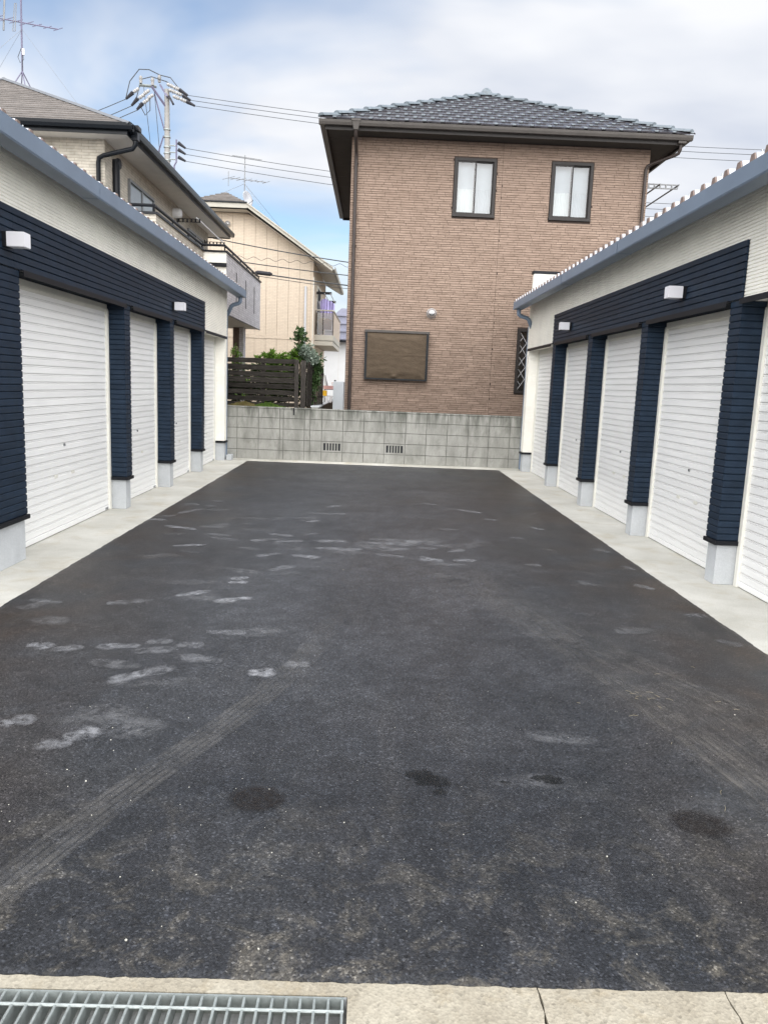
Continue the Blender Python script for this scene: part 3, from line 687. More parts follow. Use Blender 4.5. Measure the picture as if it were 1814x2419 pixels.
# split bricks
covered = (-0.225, 1.022, 1.588, 2.54)
obst = [(h[0]-0.012, h[1]+0.012, h[2]-0.012, h[3]+0.012) for h in holes]
bricks = []; z = 0.55; row = 0
while z < HZ-0.01:
    hgt = (0.049, 0.037, 0.045)[row % 3] if R.random() < 0.75 else 0.041
    if z+hgt > HZ: break
    x = HX0; first = R.uniform(0.05, 0.28)
    while x < HX1-0.005:
        w = first if x == HX0 else R.choice((0.16, 0.19, 0.22, 0.25, 0.28))
        x1 = min(x+w, HX1)
        if HX1-x1 < 0.05: x1 = HX1
        segs = [(x, x1)]
        for o in obst:
            if z+hgt > o[2] and z < o[3]:
                ns = []
                for p, q in segs:
                    if q <= o[0] or p >= o[1]: ns.append((p, q)); continue
                    if p < o[0]: ns.append((p, o[0]))
                    if q > o[1]: ns.append((o[1], q))
                segs = ns
        sx = 2.282                                            # panel seam
        for p, q in segs:
            if p < sx < q: bl = [(p, sx), (sx, q)]
            else: bl = [(p, q)]
            for p_, q_ in bl:
                if q_-p_ > 0.02: bricks.append((p_, q_, z, z+hgt))
        x = x1
    z += hgt; row += 1
def brick_geo(m, p, q, z0, z1, rnd):
    g_ = 0.0029; d = [0.012+rnd.uniform(0, 0.007) for _ in range(4)]
    i = len(m.v); x0, x1, a0, a1 = p+g_, q-g_, z0+g_, z1-g_
    m.v += [(x0, HY, a0), (x1, HY, a0), (x1, HY, a1), (x0, HY, a1), (x0, HY-d[0], a0+.001), (x1, HY-d[1], a0+.001), (x1, HY-d[2], a1-.001), (x0, HY-d[3], a1-.001)]
    m.f += [tuple(i+k for k in t) for t in ((4, 5, 6), (4, 6, 7), (0, 1, 5, 4), (1, 2, 6, 5), (2, 3, 7, 6), (3, 0, 4, 7))]
vis = [b for b in bricks if b[2] > 1.0 and b[1] < 2.75 and b[1]-b[0] > 0.15 and not (b[0] < covered[1] and b[1] > covered[0] and b[3] > covered[2] and b[2] < covered[3])]
vis.sort(key=lambda b: (b[2] + 0.06*abs((b[0]+b[1])/2-0.6), b[0]))
single = set(vis[:300]); rest = MB()
shared = {}
for b in bricks:
    if b in single:
        key = (round(b[1]-b[0], 3), round(b[3]-b[2], 3))
        if key not in shared:
            shared[key] = []
            for _ in range(2):
                m = MB(); hy_, w_ = HY, key[0]; brick_geo(m, -w_/2, w_/2, 0, key[1], R); m.v = [(x, y-HY, z_) for x, y, z_ in m.v]; shared[key].append(m.mesh('brick', 'brick', recalc=False))
        link('brick', R.choice(shared[key]), HWALL, ((b[0]+b[1])/2, HY, b[2]))
    else: brick_geo(rest, *b, R)
tag(rest.build('brick', 'brick', HWALL, recalc=False), kind='stuff')
# windows
def sliding_window(par, x0, x1, z0, z1, ysurf, frame='bronze', curtain=True):
    W = MB(); f = 0.030; yf, yb = ysurf-0.035, ysurf+0.06
    W.box(x0-0.02, x1+0.02, yf, yb, z1-f, z1+0.02); W.box(x0-0.03, x1+0.03, yf-0.02, yb, z0-0.025, z0+f*0.8)
    W.box(x0-0.02, x0+f, yf+0.001, yb, z0+f*0.8, z1-f); W.box(x1-f, x1+0.02, yf+0.001, yb, z0+f*0.8, z1-f)
    o = W.build('window', frame, par)
    xm = (x0+x1)/2; s = 0.022
    for i, (a, b, yy) in enumerate(((x0+f, xm+0.02, yf+0.015), (xm-0.02, x1-f, yf+0.05))):
        S = MB(); za, zb_ = z0+f*0.8, z1-f
        S.box(a, b, yy, yy+0.025, zb_-s, zb_); S.box(a, b, yy, yy+0.025, za, za+s*1.6)
        S.box(a, a+s, yy+.0005, yy+0.0245, za+s*1.6, zb_-s); S.box(b-s, b, yy+.0005, yy+0.0245, za+s*1.6, zb_-s)
        S.build('sash', frame, o)
        MB().poly([(a+s, yy+0.012, za+s*1.6), (b-s, yy+0.012, za+s*1.6), (b-s, yy+0.012, zb_-s), (a+s, yy+0.012, zb_-s)]).build('pane', 'glass', o, recalc=False)
        if curtain:
            c = MB(); n = 40; yc = ysurf+0.095+0.012*i
            top = za+(zb_-za)*0.50
            c.v = [(a+(b-a)*k/n, yc+0.007*math.sin(k*1.9+i)*(1 if zz else .6), zz) for zz in (za, top) for k in range(n+1)]
            c.f = [(k, k+1, n+2+k, n+1+k) for k in range(n)]
            c.build('curtain', 'curtain' if i == 0 else 'curtain_grey', o, recalc=False)
            MB().poly([(a, yc+0.03, za), (b, yc+0.03, za), (b, yc+0.03, zb_), (a, yc+0.03, zb_)]).build('blind', 'curtain_grey', o, recalc=False)
    MB().poly([(x0, ysurf+0.139, z0), (x1, ysurf+0.139, z0), (x1, ysurf+0.139, z1), (x0, ysurf+0.139, z1)]).build('room_back', 'dark_room', o, recalc=False)
    return o
sliding_window(BH, 1.366+0.02, 2.162-0.02, 4.738+0.02, 5.80-0.02, HY)
sliding_window(BH, 3.222+0.02, 4.012-0.02, 4.745+0.02, 5.803-0.02, HY)
# lattice window
lw = MB(); x0, x1, z0, z1 = 2.79, 3.44, 1.445, 2.661; yf = HY-0.05
lw.box(x0-0.02, x1+0.02, yf, HY+0.08, z1-0.035, z1+0.02); lw.box(x0-0.02, x1+0.02, yf, HY+0.08, z0-0.02, z0+0.035)
lw.box(x0-0.02, x0+0.035, yf+.001, HY+0.08, z0+0.035, z1-0.035); lw.box(x1-0.035, x1+0.02, yf+.001, HY+0.08, z0+0.035, z1-0.035)
LW = lw.build('window', 'bronze', BH); LW['label'] = 'ground floor window with diamond lattice grille'
MB().poly([(x0, HY+0.03, z0), (x1, HY+0.03, z0), (x1, HY+0.03, z1), (x0, HY+0.03, z1)]).build('pane', 'glass', LW, recalc=False)
MB().poly([(x0, HY+0.13, z0), (x1, HY+0.13, z0), (x1, HY+0.13, z1), (x0, HY+0.13, z1)]).build('room_back', 'dark_room', LW, recalc=False)
dx, dz = 0.155, 0.235
def clipseg(p, d):
    t0, t1 = -9, 9
    for c, lo, hi in ((0, x0+0.03, x1-0.03), (1, z0+0.03, z1-0.03)):
        a, b = (lo-p[c])/d[c], (hi-p[c])/d[c]
        t0, t1 = max(t0, min(a, b)), min(t1, max(a, b))
    return t0, t1
for sgn in (1, -1):
    for k in range(-10, 16):
        p = (x0+k*dx, z0 if sgn > 0 else z1); d = (dx/2, sgn*dz/2)
        t0, t1 = clipseg(p, d)
        if t1-t0 > 0.15:
            MB().tube([(p[0]+d[0]*t, HY-0.028-0.006*(sgn > 0), p[1]+d[1]*t) for t in (t0, t1)], 0.0055, 6).build('lattice_bar', 'lead', LW)
# covered ground floor window
x0, x1, z0, z1 = -0.225, 1.022, 1.588, 2.54; CW = MB(); yf = HY-0.12
CW.box(x0, x1, yf, HY, z0, z0+0.03); CW.box(x0, x0+0.045, yf+.001, HY, z0+0.03, z1-0.045); CW.box(x1-0.045, x1, yf+.001, HY, z0+0.03, z1-0.045)
CW = CW.build('window', 'gutter_black', BH); CW['label'] = 'ground floor window covered with brown cloth'
MB().cbox(x0-0.01, x1+0.01, yf-0.012, HY, z1-0.044, z1+0.005, 0.004).build('window_head', 'bronze_light', CW)
c = MB(); nx, nz = 56, 44
import mathutils
for k in range(nz+1):
    for i in range(nx+1):
        u, v = i/nx, k/nz
        cx, cz = x0+0.042+(x1-x0-0.084)*u, z0+0.028+(z1-z0-0.075)*v
        nzv = mathutils.noise.noise(Vector((u*5, v*14, 3.1)))*0.006+mathutils.noise.noise(Vector((u*16, v*30, 1.0)))*0.0035
        e = min(u, 1-u, v, 1-v); ed = min(1, e*8)
        du, dv = u-0.47, v-0.045
        pinch = -0.035*math.exp(-(du*du/0.0012+dv*dv/0.0015)) - 0.012*math.exp(-(dv*dv/0.002))*math.cos(du*26)*math.exp(-du*du/0.03)
        diag = 0.008*math.exp(-((v-0.93+(u-0.05)*0.25)**2)/0.0004)*(u < 0.45) + 0.006*math.exp(-((v-0.52)**2)/0.00005)
        c.v.append((cx, yf+0.012-(0.03*ed+nzv*ed-pinch*1.0+diag), cz))
for k in range(nz):
    for i in range(nx):
        q = k*(nx+1)+i; c.f.append((q, q+1, q+nx+2, q+nx+1))
o = c.build('cloth', 'cloth_brown', CW, smooth=True, recalc=False)
# vent hood
v = MB(); v.lathe([(0.0, -0.002), (0.10, -0.002), (0.10, 0.016), (0.09, 0.022)], (1.057, HY-0.006, 2.905), (0, -1, 0), 20)
v.lathe([(0.085, 0.02), (0.082, 0.05), (0.062, 0.09), (0.03, 0.112), (0, 0.118)], (1.057, HY-0.006, 2.905), (0, -1, 0), 20)
VH = v.build('vent_hood', 'vent_steel', BH, smooth=True, recalc=False)
MB().box(1.057-0.045, 1.057+0.045, HY-0.115, HY-0.06, 2.865, 2.895).build('vent_mouth', 'dark_room', VH)
# roof
EX0, EX1, EY0, EY1, EZ = -1.17, 5.63, 14.92, 22.98, 6.20
slope = 0.5; half = (EX1-EX0)/2; RX = (EX0+EX1)/2; RZ = EZ+half*slope; RY0, RY1 = EY0+half, EY1-half
rf = MB(); t_ = 0.02
rf.poly([(EX0, EY0, EZ), (EX1, EY0, EZ), (RX, RY0, RZ)]); rf.poly([(EX1, EY0, EZ), (EX1, EY1, EZ), (RX, RY1, RZ), (RX, RY0, RZ)])
rf.poly([(EX1, EY1, EZ), (EX0, EY1, EZ), (RX, RY1, RZ)]); rf.poly([(EX0, EY1, EZ), (EX0, EY0, EZ), (RX, RY0, RZ), (RX, RY1, RZ)])
RFO = rf.build('roof', 'tile', BH, recalc=False)
fas = MB(); fz0, fz1 = 6.06, 6.175
for q in ((EX0+0.09, EX1-0.09, EY0+0.09, EY0+0.115), (EX0+0.09, EX1-0.09, EY1-0.115, EY1-0.09), (EX0+0.09, EX0+0.115, EY0+0.115, EY1-0.115), (EX1-0.115, EX1-0.09, EY0+0.115, EY1-0.115)): fas.box(*q, fz0, fz1)
fas.build('fascia', 'bronze', BH)
so = MB(); so.box(EX0+0.116, EX1-0.116, EY0+0.116, EY1-0.116, 6.112, 6.13); so.build('soffit', 'soffit_brown', BH)
for k in range(8): box('soffit_joint', 'bronze', BH, EX0+0.12, HX0-0.03, EY0+0.8+k*0.9, EY0+0.806+k*0.9, 6.1105, 6.113)
TW, TR = 0.326, 0.2615
nrow = 13
tile = MB()
sl = math.hypot(1, slope)
def tp(x, u, h):                                     # x across, u up-slope (metres in plan), h above the plane
    return (x, u, u*slope+h)
prof = [(-TW/2, 0.022), (-TW/2+0.03, 0.026), (TW/2-0.105, 0.020), (TW/2-0.085, 0.031), (TW/2-0.035, 0.033), (TW/2-0.012, 0.028), (TW/2, 0.022)]
tile.v = [tp(x, 0, h+0.018) for x, h in prof]+[tp(x, TR+0.05, h) for x, h in prof]+[tp(x, 0.006, h+0.018-0.028) for x, h in prof]
n = len(prof); tile.f = [(k, k+1, n+k+1, n+k) for k in range(n-1)]+[(2*n+k, 2*n+k+1, k+1, k) for k in range(n-1)]
tm = tile.mesh('roof_tile', 'tile', recalc=False)
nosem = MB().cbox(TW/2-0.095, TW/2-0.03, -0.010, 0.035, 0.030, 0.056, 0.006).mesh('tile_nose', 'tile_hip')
for r in range(nrow):
    u = r*TR; xa, xb = EX0+u+0.02, EX1-u-0.02; y, zz = EY0+u-0.02, EZ+u*slope
    off = (r % 2)*TW/2
    k0 = math.floor((xa-EX0-off)/TW)
    x = EX0+off+k0*TW+TW/2
    while x < xb+TW:
        if x-TW/2 >= xa-0.10 and x+TW/2 <= xb+0.10:
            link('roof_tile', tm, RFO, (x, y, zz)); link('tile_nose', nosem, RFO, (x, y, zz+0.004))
        x += TW
# hip caps
hd = Vector((TR, TR, TR*slope)); hl = hd.length
hc = MB(); m_ = 8
pts0 = [(0.085*math.cos(math.pi*k/m_), 0.060*math.sin(math.pi*k/m_)) for k in range(m_+1)]
hc.v = [(p, 0.0, q+0.035) for p, q in pts0]+[(p*0.8, hl*1.12, q*0.85) for p, q in pts0]+[(0, -0.012, 0.05)]
hc.f = [(k, k+1, m_+2+k, m_+1+k) for k in range(m_)]+[(k+1, k, 2*m_+2) for k in range(m_)]
hm = hc.mesh('hip_tile', 'tile_hip', recalc=False, smooth=False)
for sx in (1, -1):
    d = Vector((sx*TR, TR, TR*slope)).normalized(); q = d.to_track_quat('Y', 'Z')
    for r in range(nrow):
        p = Vector((EX0 if sx > 0 else EX1, EY0, EZ+0.015))+Vector((sx*TR, TR, TR*slope))*(r+0.0)+Vector((sx*0.03, 0.0, 0.0))
        link('hip_tile', hm, RFO, p, q.to_euler())
rg = MB().tube([(RX, RY0-0.1, RZ+0.02), (RX, RY1+0.1, RZ+0.02)], 0.09, 10); rg.build('ridge', 'tile_hip', RFO)
ap = MB().lathe([(0.16, -0.04), (0.15, 0.03), (0.09, 0.11), (0.03, 0.15), (0, 0.155)], (RX, RY0, RZ+0.02), (0, 0, 1), 6); ap.build('apex_tile', 'tile_hip', RFO)
# gutters and downpipes
def gutter_run(par, a, b, z1, m, inward, w=0.10, h=0.085):
    """square gutter from a to b (xy), opening upward; inward = unit xy toward the wall"""
    a, b = Vector(a), Vector(b); iv = Vector(inward); g_ = MB()
    pr = [(0, z1), (0.006, z1-h*0.5), (0.022, z1-h), (w, z1-h), (w, z1-0.01), (w-0.008, z1-0.01), (w-0.008, z1-h+0.01), (0.028, z1-h+0.01), (0.014, z1-h*0.5), (0.010, z1)]
    n = len(pr); g_.v = [(*(a+iv*o), z) for o, z in pr]+[(*(b+iv*o), z) for o, z in pr]
    g_.f = [(k, (k+1) % n, n+(k+1) % n, n+k) for k in range(n)]+[tuple(range(n)), tuple(range(2*n-1, n-1, -1))]
    return g_.build('gutter', m, par)
gutter_run(BH, (EX0-0.02, EY0-0.02), (EX1+0.02, EY0-0.02), 6.205, 'bronze_light', (0, 1))
gutter_run(BH, (EX0-0.021, EY0+0.08), (EX0-0.021, EY1), 6.204, 'bronze_light', (1, 0))
gutter_run(BH, (EX1+0.021, EY0+0.08), (EX1+0.021, EY1), 6.204, 'bronze_light', (-1, 0))
xd = -0.515
hp = MB(); pr0 = [(-0.085, -0.07), (0.085, -0.07), (0.085, 0.06), (-0.085, 0.06)]
hp.v = [(xd+a*1.0, EY0+0.03+b, 6.225) for a, b in pr0]+[(xd+a*0.95, EY0+0.03+b, 6.19) for a, b in pr0]+[(xd+a*0.75, EY0+0.03+b*0.85, 6.185) for a, b in pr0]+[(xd+a*0.5, EY0+0.03+b*0.6, 6.05) for a, b in pr0]
hp.f = [(4*k+j, 4*k+(j+1) % 4, 4*k+4+(j+1) % 4, 4*k+4+j) for k in range(3) for j in range(4)]+[(0, 1, 2, 3), (12, 13, 14, 15)]
hp.build('rain_head', 'bronze_light', BH)
o = MB().tube([(xd, EY0+0.03, 6.06), (xd, EY0+0.04, 5.98), (xd+0.005, EY0+0.14, 5.91), (xd+0.005, HY-0.12, 5.83), (xd+0.006, HY-0.065, 5.76), (xd+0.006, HY-0.06, 5.6), (xd+0.02, HY-0.06, 0.3)], 0.033, 12).build('downpipe', 'pipe_brown', BH); smooth_angle(o, 50)
for z_ in (5.6, 4.1, 2.85, 1.62): MB().tube([(xd+0.012, HY-0.06, z_-0.012), (xd+0.012, HY-0.06, z_+0.012)], 0.039, 12).build('pipe_clip', 'pipe_brown', BH)
xr = 5.0
o = MB().tube([(5.47, EY0+0.10, 6.09), (5.47, EY0+0.10, 5.98), (5.45, EY0+0.12, 5.92), (5.40, EY0+0.16, 5.895), (5.09, HY-0.12, 5.815), (5.02, HY-0.075, 5.78), (xr, HY-0.06, 5.70), (xr, HY-0.06, 5.5), (xr, HY-0.06, 0.3)], 0.030, 12).build('downpipe', 'pipe_brown', BH); smooth_angle(o, 50)
hp = MB().cbox(5.40, 5.54, EY0+0.02, EY0+0.17, 6.07, 6.125, 0.01); hp.build('rain_head', 'bronze_light', BH)
# drying bracket beyond the right corner
DB = thing('drying_bracket', 'metal clothes drying bracket with two poles beside brick house corner', 'bracket', (5.5, 16.5, 5.7))
ar = MB(); X0, X1 = 5.09, 6.03
ar.box(X0, 5.42, 16.49, 16.52, 5.66, 5.755); ar.box(5.42, X1, 16.49, 16.52, 5.735, 5.755); ar.box(5.42, X1, 16.49, 16.52, 5.66, 5.68)
for k in range(6): ar.box(5.42+k*0.1185, 5.445+k*0.1185, 16.4905, 16.5195, 5.68, 5.735)
ar.build('arm', 'aluminium', DB)
for x_ in (5.60, 5.98): MB().tube([(x_, 16.3, 5.70), (x_, 19.5, 5.70)], 0.016, 8).build('pole', 'aluminium', DB)

# ------------------------------------------------------------------ left house with balcony
HA = thing('cream_house', 'cream stone-clad two-storey house with black gutters behind left garages', 'house', (-8.5, 19.6, 0))
AX_, AYf, AYb, AXl, AZ = -5.15, 15.15, 24.1, -11.9, 5.75
am = MB(); am.box(AXl, AX_, AYf, AYb, 0, AZ); am.build('wall', 'stone_cream', HA, recalc=True)
box('corner_trim', 'stone_cream', HA, AX_-0.13, AX_+0.012, AYf-0.012, AYf+0.12, 0, AZ-0.002)
eX1, eX0, eY0, eY1, eZ = -4.52, -12.5, 14.63, 24.72, 5.88
hf = (eX1-eX0)/2; rX = (eX0+eX1)/2; rZ = eZ+hf*0.5; rY0, rY1 = eY0+hf, eY1-hf
rm_ = MB()
rm_.poly([(eX0, eY0, eZ), (eX1, eY0, eZ), (rX, rY0, rZ)]); rm_.poly([(eX1, eY0, eZ), (eX1, eY1, eZ), (rX, rY1, rZ), (rX, rY0, rZ)])
rm_.poly([(eX1, eY1, eZ), (eX0, eY1, eZ), (rX, rY1, rZ)]); rm_.poly([(eX0, eY1, eZ), (eX0, eY0, eZ), (rX, rY0, rZ), (rX, rY1, rZ)])
ARF = rm_.build('roof', 'slate', HA, recalc=False)
nr_ = 20
for r in range(nr_):                                     # slate courses of the front slope
    u0, u1 = hf*r/nr_, hf*(r+1)/nr_
    m = MB(); k = 26; xs_ = [eX0+u0+(eX1-eX0-2*u0)*i/k for i in range(k+1)]
    jj = jag(k+1, 0.004, R)
    lo = [(x, eY0+u0-0.012+jj[i], eZ+u0*0.5+0.020) for i, x in enumerate(xs_)]
    hi = [(min(max(x, eX0+u1), eX1-u1), eY0+u1, eZ+u1*0.5+0.004) for x in xs_]
    un = [(x, y+0.004, z-0.018) for x, y, z in lo]
    m.v = lo+hi+un; K = k+1
    m.f = [(i, i+1, K+i+1, K+i) for i in range(k)]+[(2*K+i, 2*K+i+1, i+1, i) for i in range(k)]
    m.build('slate_course', 'slate', ARF, recalc=False)
for sx in (1, -1):
    xa = eX1 if sx > 0 else eX0
    m = MB(); a_, b_ = Vector((xa, eY0, eZ+0.02)), Vector((rX, rY0, rZ+0.03)); w_ = Vector((0.10, 0, -0.045))
    dpx = Vector((0.105*sx, 0, -0.045)); dpy = Vector((0, -0.105, -0.045))
    m.poly([a_+dpx, b_+dpx, b_+Vector((0, 0, .025)), a_+Vector((0, 0, .025))]); m.poly([a_+Vector((0, 0, .025)), b_+Vector((0, 0, .025)), b_+dpy, a_+dpy])
    m.build('hip_cap', 'ridge_metal', ARF, recalc=False)
m = MB().prism([(rX-0.11, rZ), (rX, rZ+0.06), (rX+0.11, rZ)], 'y', rY0-0.05, rY1+0.05); m.build('ridge_cap', 'ridge_metal', ARF)
fb = MB()
for q in ((eX0+0.06, eX1-0.06, eY0+0.06, eY0+0.085), (eX0+0.06, eX1-0.06, eY1-0.085, eY1-0.06), (eX0+0.06, eX0+0.085, eY0+0.085, eY1-0.085), (eX1-0.085, eX1-0.06, eY0+0.085, eY1-0.085)): fb.box(*q, eZ-0.16, eZ-0.012)
fb.build('fascia', 'gutter_black', HA)
box('soffit', 'soffit_grey', HA, eX0+0.086, eX1-0.086, eY0+0.086, eY1-0.086, AZ+0.001, AZ+0.02)
gutter_run(HA, (eX0, eY0-0.05), (eX1+0.05, eY0-0.05), eZ+0.015, 'gutter_black', (0, 1), 0.11, 0.11)
gutter_run(HA, (eX1+0.05, eY0+0.06), (eX1+0.05, eY1+0.05), eZ+0.015, 'gutter_black', (-1, 0), 0.11, 0.11)
hp = MB().cbox(-4.60, -4.42, 14.84, 15.02, eZ-0.04, eZ+0.05, 0.01); hp.cbox(-4.57, -4.45, 14.87, 14.99, eZ-0.20, eZ-0.04, 0.01); hp.build('rain_head', 'gutter_black', HA)
o = MB().tube([(-4.51, 14.93, eZ-0.19), (-4.51, 14.93, eZ-0.27), (-4.56, 14.94, eZ-0.33), (-5.12, 15.02, eZ-0.445), (-5.21, 15.05, eZ-0.48), (-5.235, 15.07, eZ-0.56), (-5.235, 15.07, 0)], 0.042, 12).build('downpipe', 'gutter_black', HA); smooth_angle(o, 50)
o = MB().tube([(AX_+0.06, 15.62, 5.52), (AX_+0.06, 15.62, 0)], 0.07, 10).build('pipe_shaft', 'rail_dark', HA)
MB().lathe([(0.0, -0.02), (0.09, -0.02), (0.11, 0.03), (0.09, 0.07), (0, 0.07)], (AX_+0.06, 15.66, 5.46), (1, 0, 0), 14).build('pipe_cap', 'rail_dark', HA)
def side_window(par, y0, y1, z0, z1, X, frame):
    W = MB(); f = 0.05
    W.box(X, X+0.05, y0, y1, z1-f, z1); W.box(X, X+0.055, y0, y1, z0, z0+f); W.box(X, X+0.05, y0, y0+f, z0+f, z1-f); W.box(X, X+0.05, y1-f, y1, z0+f, z1-f)
    ym = (y0+y1)/2; W.box(X, X+0.045, ym-0.03, ym+0.03, z0+f, z1-f)
    o = W.build('window', frame, par)
    for a, b in ((y0+f, ym-0.03), (ym+0.03, y1-f)):
        MB().poly([(X+0.03, a, z0+f), (X+0.03, b, z0+f), (X+0.03, b, z1-f), (X+0.03, a, z1-f)]).build('pane', 'glass', o, recalc=False)
    MB().poly([(X+0.012, y0+f, z0+f), (X+0.012, ym, z0+f), (X+0.012, ym, z1-f), (X+0.012, y0+f, z1-f)]).build('curtain', 'curtain_grey', o, recalc=False)
    MB().poly([(X+0.008, ym, z0+f), (X+0.008, y1-f, z0+f), (X+0.008, y1-f, z1-f), (X+0.008, ym, z1-f)]).build('blind', 'white_paint', o, recalc=False)
side_window(HA, 16.50, 18.27, 4.2, 5.41, AX_, 'aluminium')
side_window(HA, 21.5, 23.3, 3.4, 5.42, AX_, 'aluminium')
v = MB().lathe([(0.12, 0), (0.12, 0.10), (0.10, 0.20), (0.0, 0.215)], (AX_, 20.1, 5.50), (1, 0, 0), 16); v.build('vent_hood', 'white_paint', HA, smooth=True, recalc=False)
for yy in (20.42, 23.6):
    b_ = MB(); zc_ = 5.40
    b_.box(AX_, AX_+0.03, yy-0.02, yy+0.02, zc_-0.09, zc_+0.09)
    b_.box(AX_+0.03, AX_+0.60, yy-0.015, yy+0.015, zc_+0.032, zc_+0.045); b_.box(AX_+0.03, AX_+0.60, yy-0.015, yy+0.015, zc_-0.045, zc_-0.032)
    for k in range(6): b_.box(AX_+0.04+k*0.104, AX_+0.075+k*0.104, yy-0.0145, yy+0.0145, zc_-0.032, zc_+0.032)
    b_.build('drying_arm', 'rail_dark', HA)
MB().tube([(AX_+0.55, 20.2, 5.43), (AX_+0.55, 23.9, 5.43)], 0.017, 8).build('drying_pole', 'white_paint', HA)
# balconies
XI, XO, JY = -4.25, -3.70, 19.4
bz0, bz1 = 3.07, 4.50
bl = MB(); bl.box(XI-0.10, XI, 15.3, JY+0.1, bz0, bz1); bl.box(AX_, XI-0.10, 15.3, 15.4, bz0, bz1); bl.box(AX_, XI-0.1, 15.4, JY+0.1, bz0, bz0+0.15)
bi = bl.build('balcony', 'stone_cream', HA)
bo = MB(); bo.box(XI, XO-0.001, JY, JY+0.1, bz0, bz1); bo = bo.build('balcony_end', 'cream', HA)
b2 = MB(); slits = [(20.78, 3.60, 4.22), (22.26, 3.60, 4.22), (23.77, 3.60, 4.22)]
b2.box(XO-0.1, XO, JY+0.001, 25.0, bz0, bz1); b2.box(AX_, XO-0.1, 24.9, 25.0, bz0, bz1)
b2 = b2.build('balcony', 'stone_lav', HA)
box('balcony_floor', 'soffit_grey', HA, AX_, XO-0.101, JY+0.101, 24.899, bz0+0.003, bz0+0.15)
box('drip_edge', 'rail_dark', HA, XO-0.02, XO+0.008, JY-0.005, 25.0, bz0-0.02, bz0-0.0005)
for y_, za, zb_ in slits: box('slit', 'rail_dark', b2, XO-0.02, XO+0.004, y_-0.06, y_+0.06, za-0.15, zb_)
cp_ = MB(); cp_.box(XI-0.13, XI+0.03, 15.27, JY, bz1+0.0005, bz1+0.045); cp_.box(XI+0.03, XO+0.03, JY-0.03, JY+0.13, bz1+0.0005, bz1+0.045); cp_.box(XO-0.13, XO+0.03, JY+0.13, 25.03, bz1+0.0005, bz1+0.045); cp_.box(AX_, XI-0.13, 15.27, 15.43, bz1+0.0005, bz1+0.045)
cp_.build('coping', 'rail_dark', HA)
rl = [(AX_+0.05, 15.35, bz1+0.17), (XI-0.05, 15.35, bz1+0.17), (XI-0.05, JY+0.05, bz1+0.17), (XO-0.05, JY+0.05, bz1+0.17), (XO-0.05, 24.95, bz1+0.17)]
for i in range(4):
    p_, q_ = Vector(rl[i]), Vector(rl[i+1])
    MB().tube([p_, q_], 0.030, 8).build('handrail', 'rail_dark', HA)
    nn = max(1, int((q_-p_).length/1.1))
    for k in range(nn+1):
        c_ = p_.lerp(q_, k/nn); MB().tube([(c_.x, c_.y, bz1+0.04), (c_.x, c_.y, bz1+0.165)], 0.018, 6).build('rail_post', 'rail_dark', HA)
box('fascia_bar', 'rail_dark', HA, XI-0.3, XO+0.01, JY-0.05, JY-0.002, 4.16, 4.25)
box('porch_post', 'plug_brown', HA, -4.44, -4.24, 24.4, 24.6, 0, bz0); MATS['plug_brown']
box('porch_wall', 'stone_lav', HA, -4.23, -4.10, 24.3, 24.7, 0, bz0-0.001)
box('porch_wall', 'stone_cream', HA, AX_+0.001, -5.0, 19.5, 24.0, 0, bz0-0.001)

def yagi(par, c, boom_dir, L_, nel, el_dir, el_len, m='aluminium', r=0.011):
    c = Vector(c); d = Vector(boom_dir).normalized(); e = Vector(el_dir).normalized()
    MB().tube([c-d*L_*0.42, c+d*L_*0.58], r, 6).build('boom', m, par)
    for k in range(nel):
        p = c-d*L_*0.42+d*L_*(k/(nel-1)); l_ = el_len*(1.0-0.45*k/(nel-1))*(0.8+0.35*R.random())
        MB().tube([p-e*l_/2, p+e*l_/2], r*0.6, 5).build('element', m, par)
A1 = thing('roof_antenna', 'tall lattice-footed television antenna on the cream house roof, far left', 'antenna', (-8.28, 19.0, 7.95))
MB().tube([(-8.28, 19.0, 8.15), (-8.25, 19.0, 10.1)], 0.02, 8).build('mast', 'steel_violet', A1)
for dx_, dy_ in ((-0.16, 0.25), (0.16, 0.25), (-0.13, -0.25), (0.17, -0.25)): MB().tube([(-8.28, 19.0, 8.22), (-8.28+dx_, 19.0+dy_, 7.82-abs(dx_)*0.2)], 0.012, 6).build('stay', 'steel_violet', A1)
yagi(A1, (-8.26, 19.0, 9.24), (1, 0.0, -0.13), 1.42, 7, (0.25, 0.9, 0.55), 0.62, 'steel_violet', 0.013)
MB().tube([(-8.63, 19.02, 9.75), (-8.66, 18.98, 9.05)], 0.02, 6).build('reflector', 'aluminium', A1)
m = MB().tube([(-8.33, 18.93, 9.60), (-8.37, 18.93, 9.60), (-8.43, 18.93, 9.02), (-8.38, 18.93, 9.02), (-8.33, 18.93, 9.60)], 0.009, 6); m.build('dipole', 'aluminium', A1)
m = MB().tube([(-8.27, 18.97, 8.7), (-8.35, 18.96, 8.5), (-8.30, 18.95, 8.38), (-8.22, 18.96, 8.45), (-8.24, 18.97, 8.6), (-8.27, 18.97, 8.22)], 0.007, 6); m.build('cable', 'wire', A1)
MB().tube([(-8.23, 18.97, 8.55), (-8.23, 18.97, 8.68)], 0.03, 8).build('amplifier', 'lamp_white', A1)
for q in ((-5.9, 16.0, 6.57), (-9.9, 19.6, 7.2), (-9.0, 16.9, 6.9)): MB().tube([(-8.255, 19.0, 9.1), q], 0.0035, 4).build('guy_wire', 'aluminium', A1)

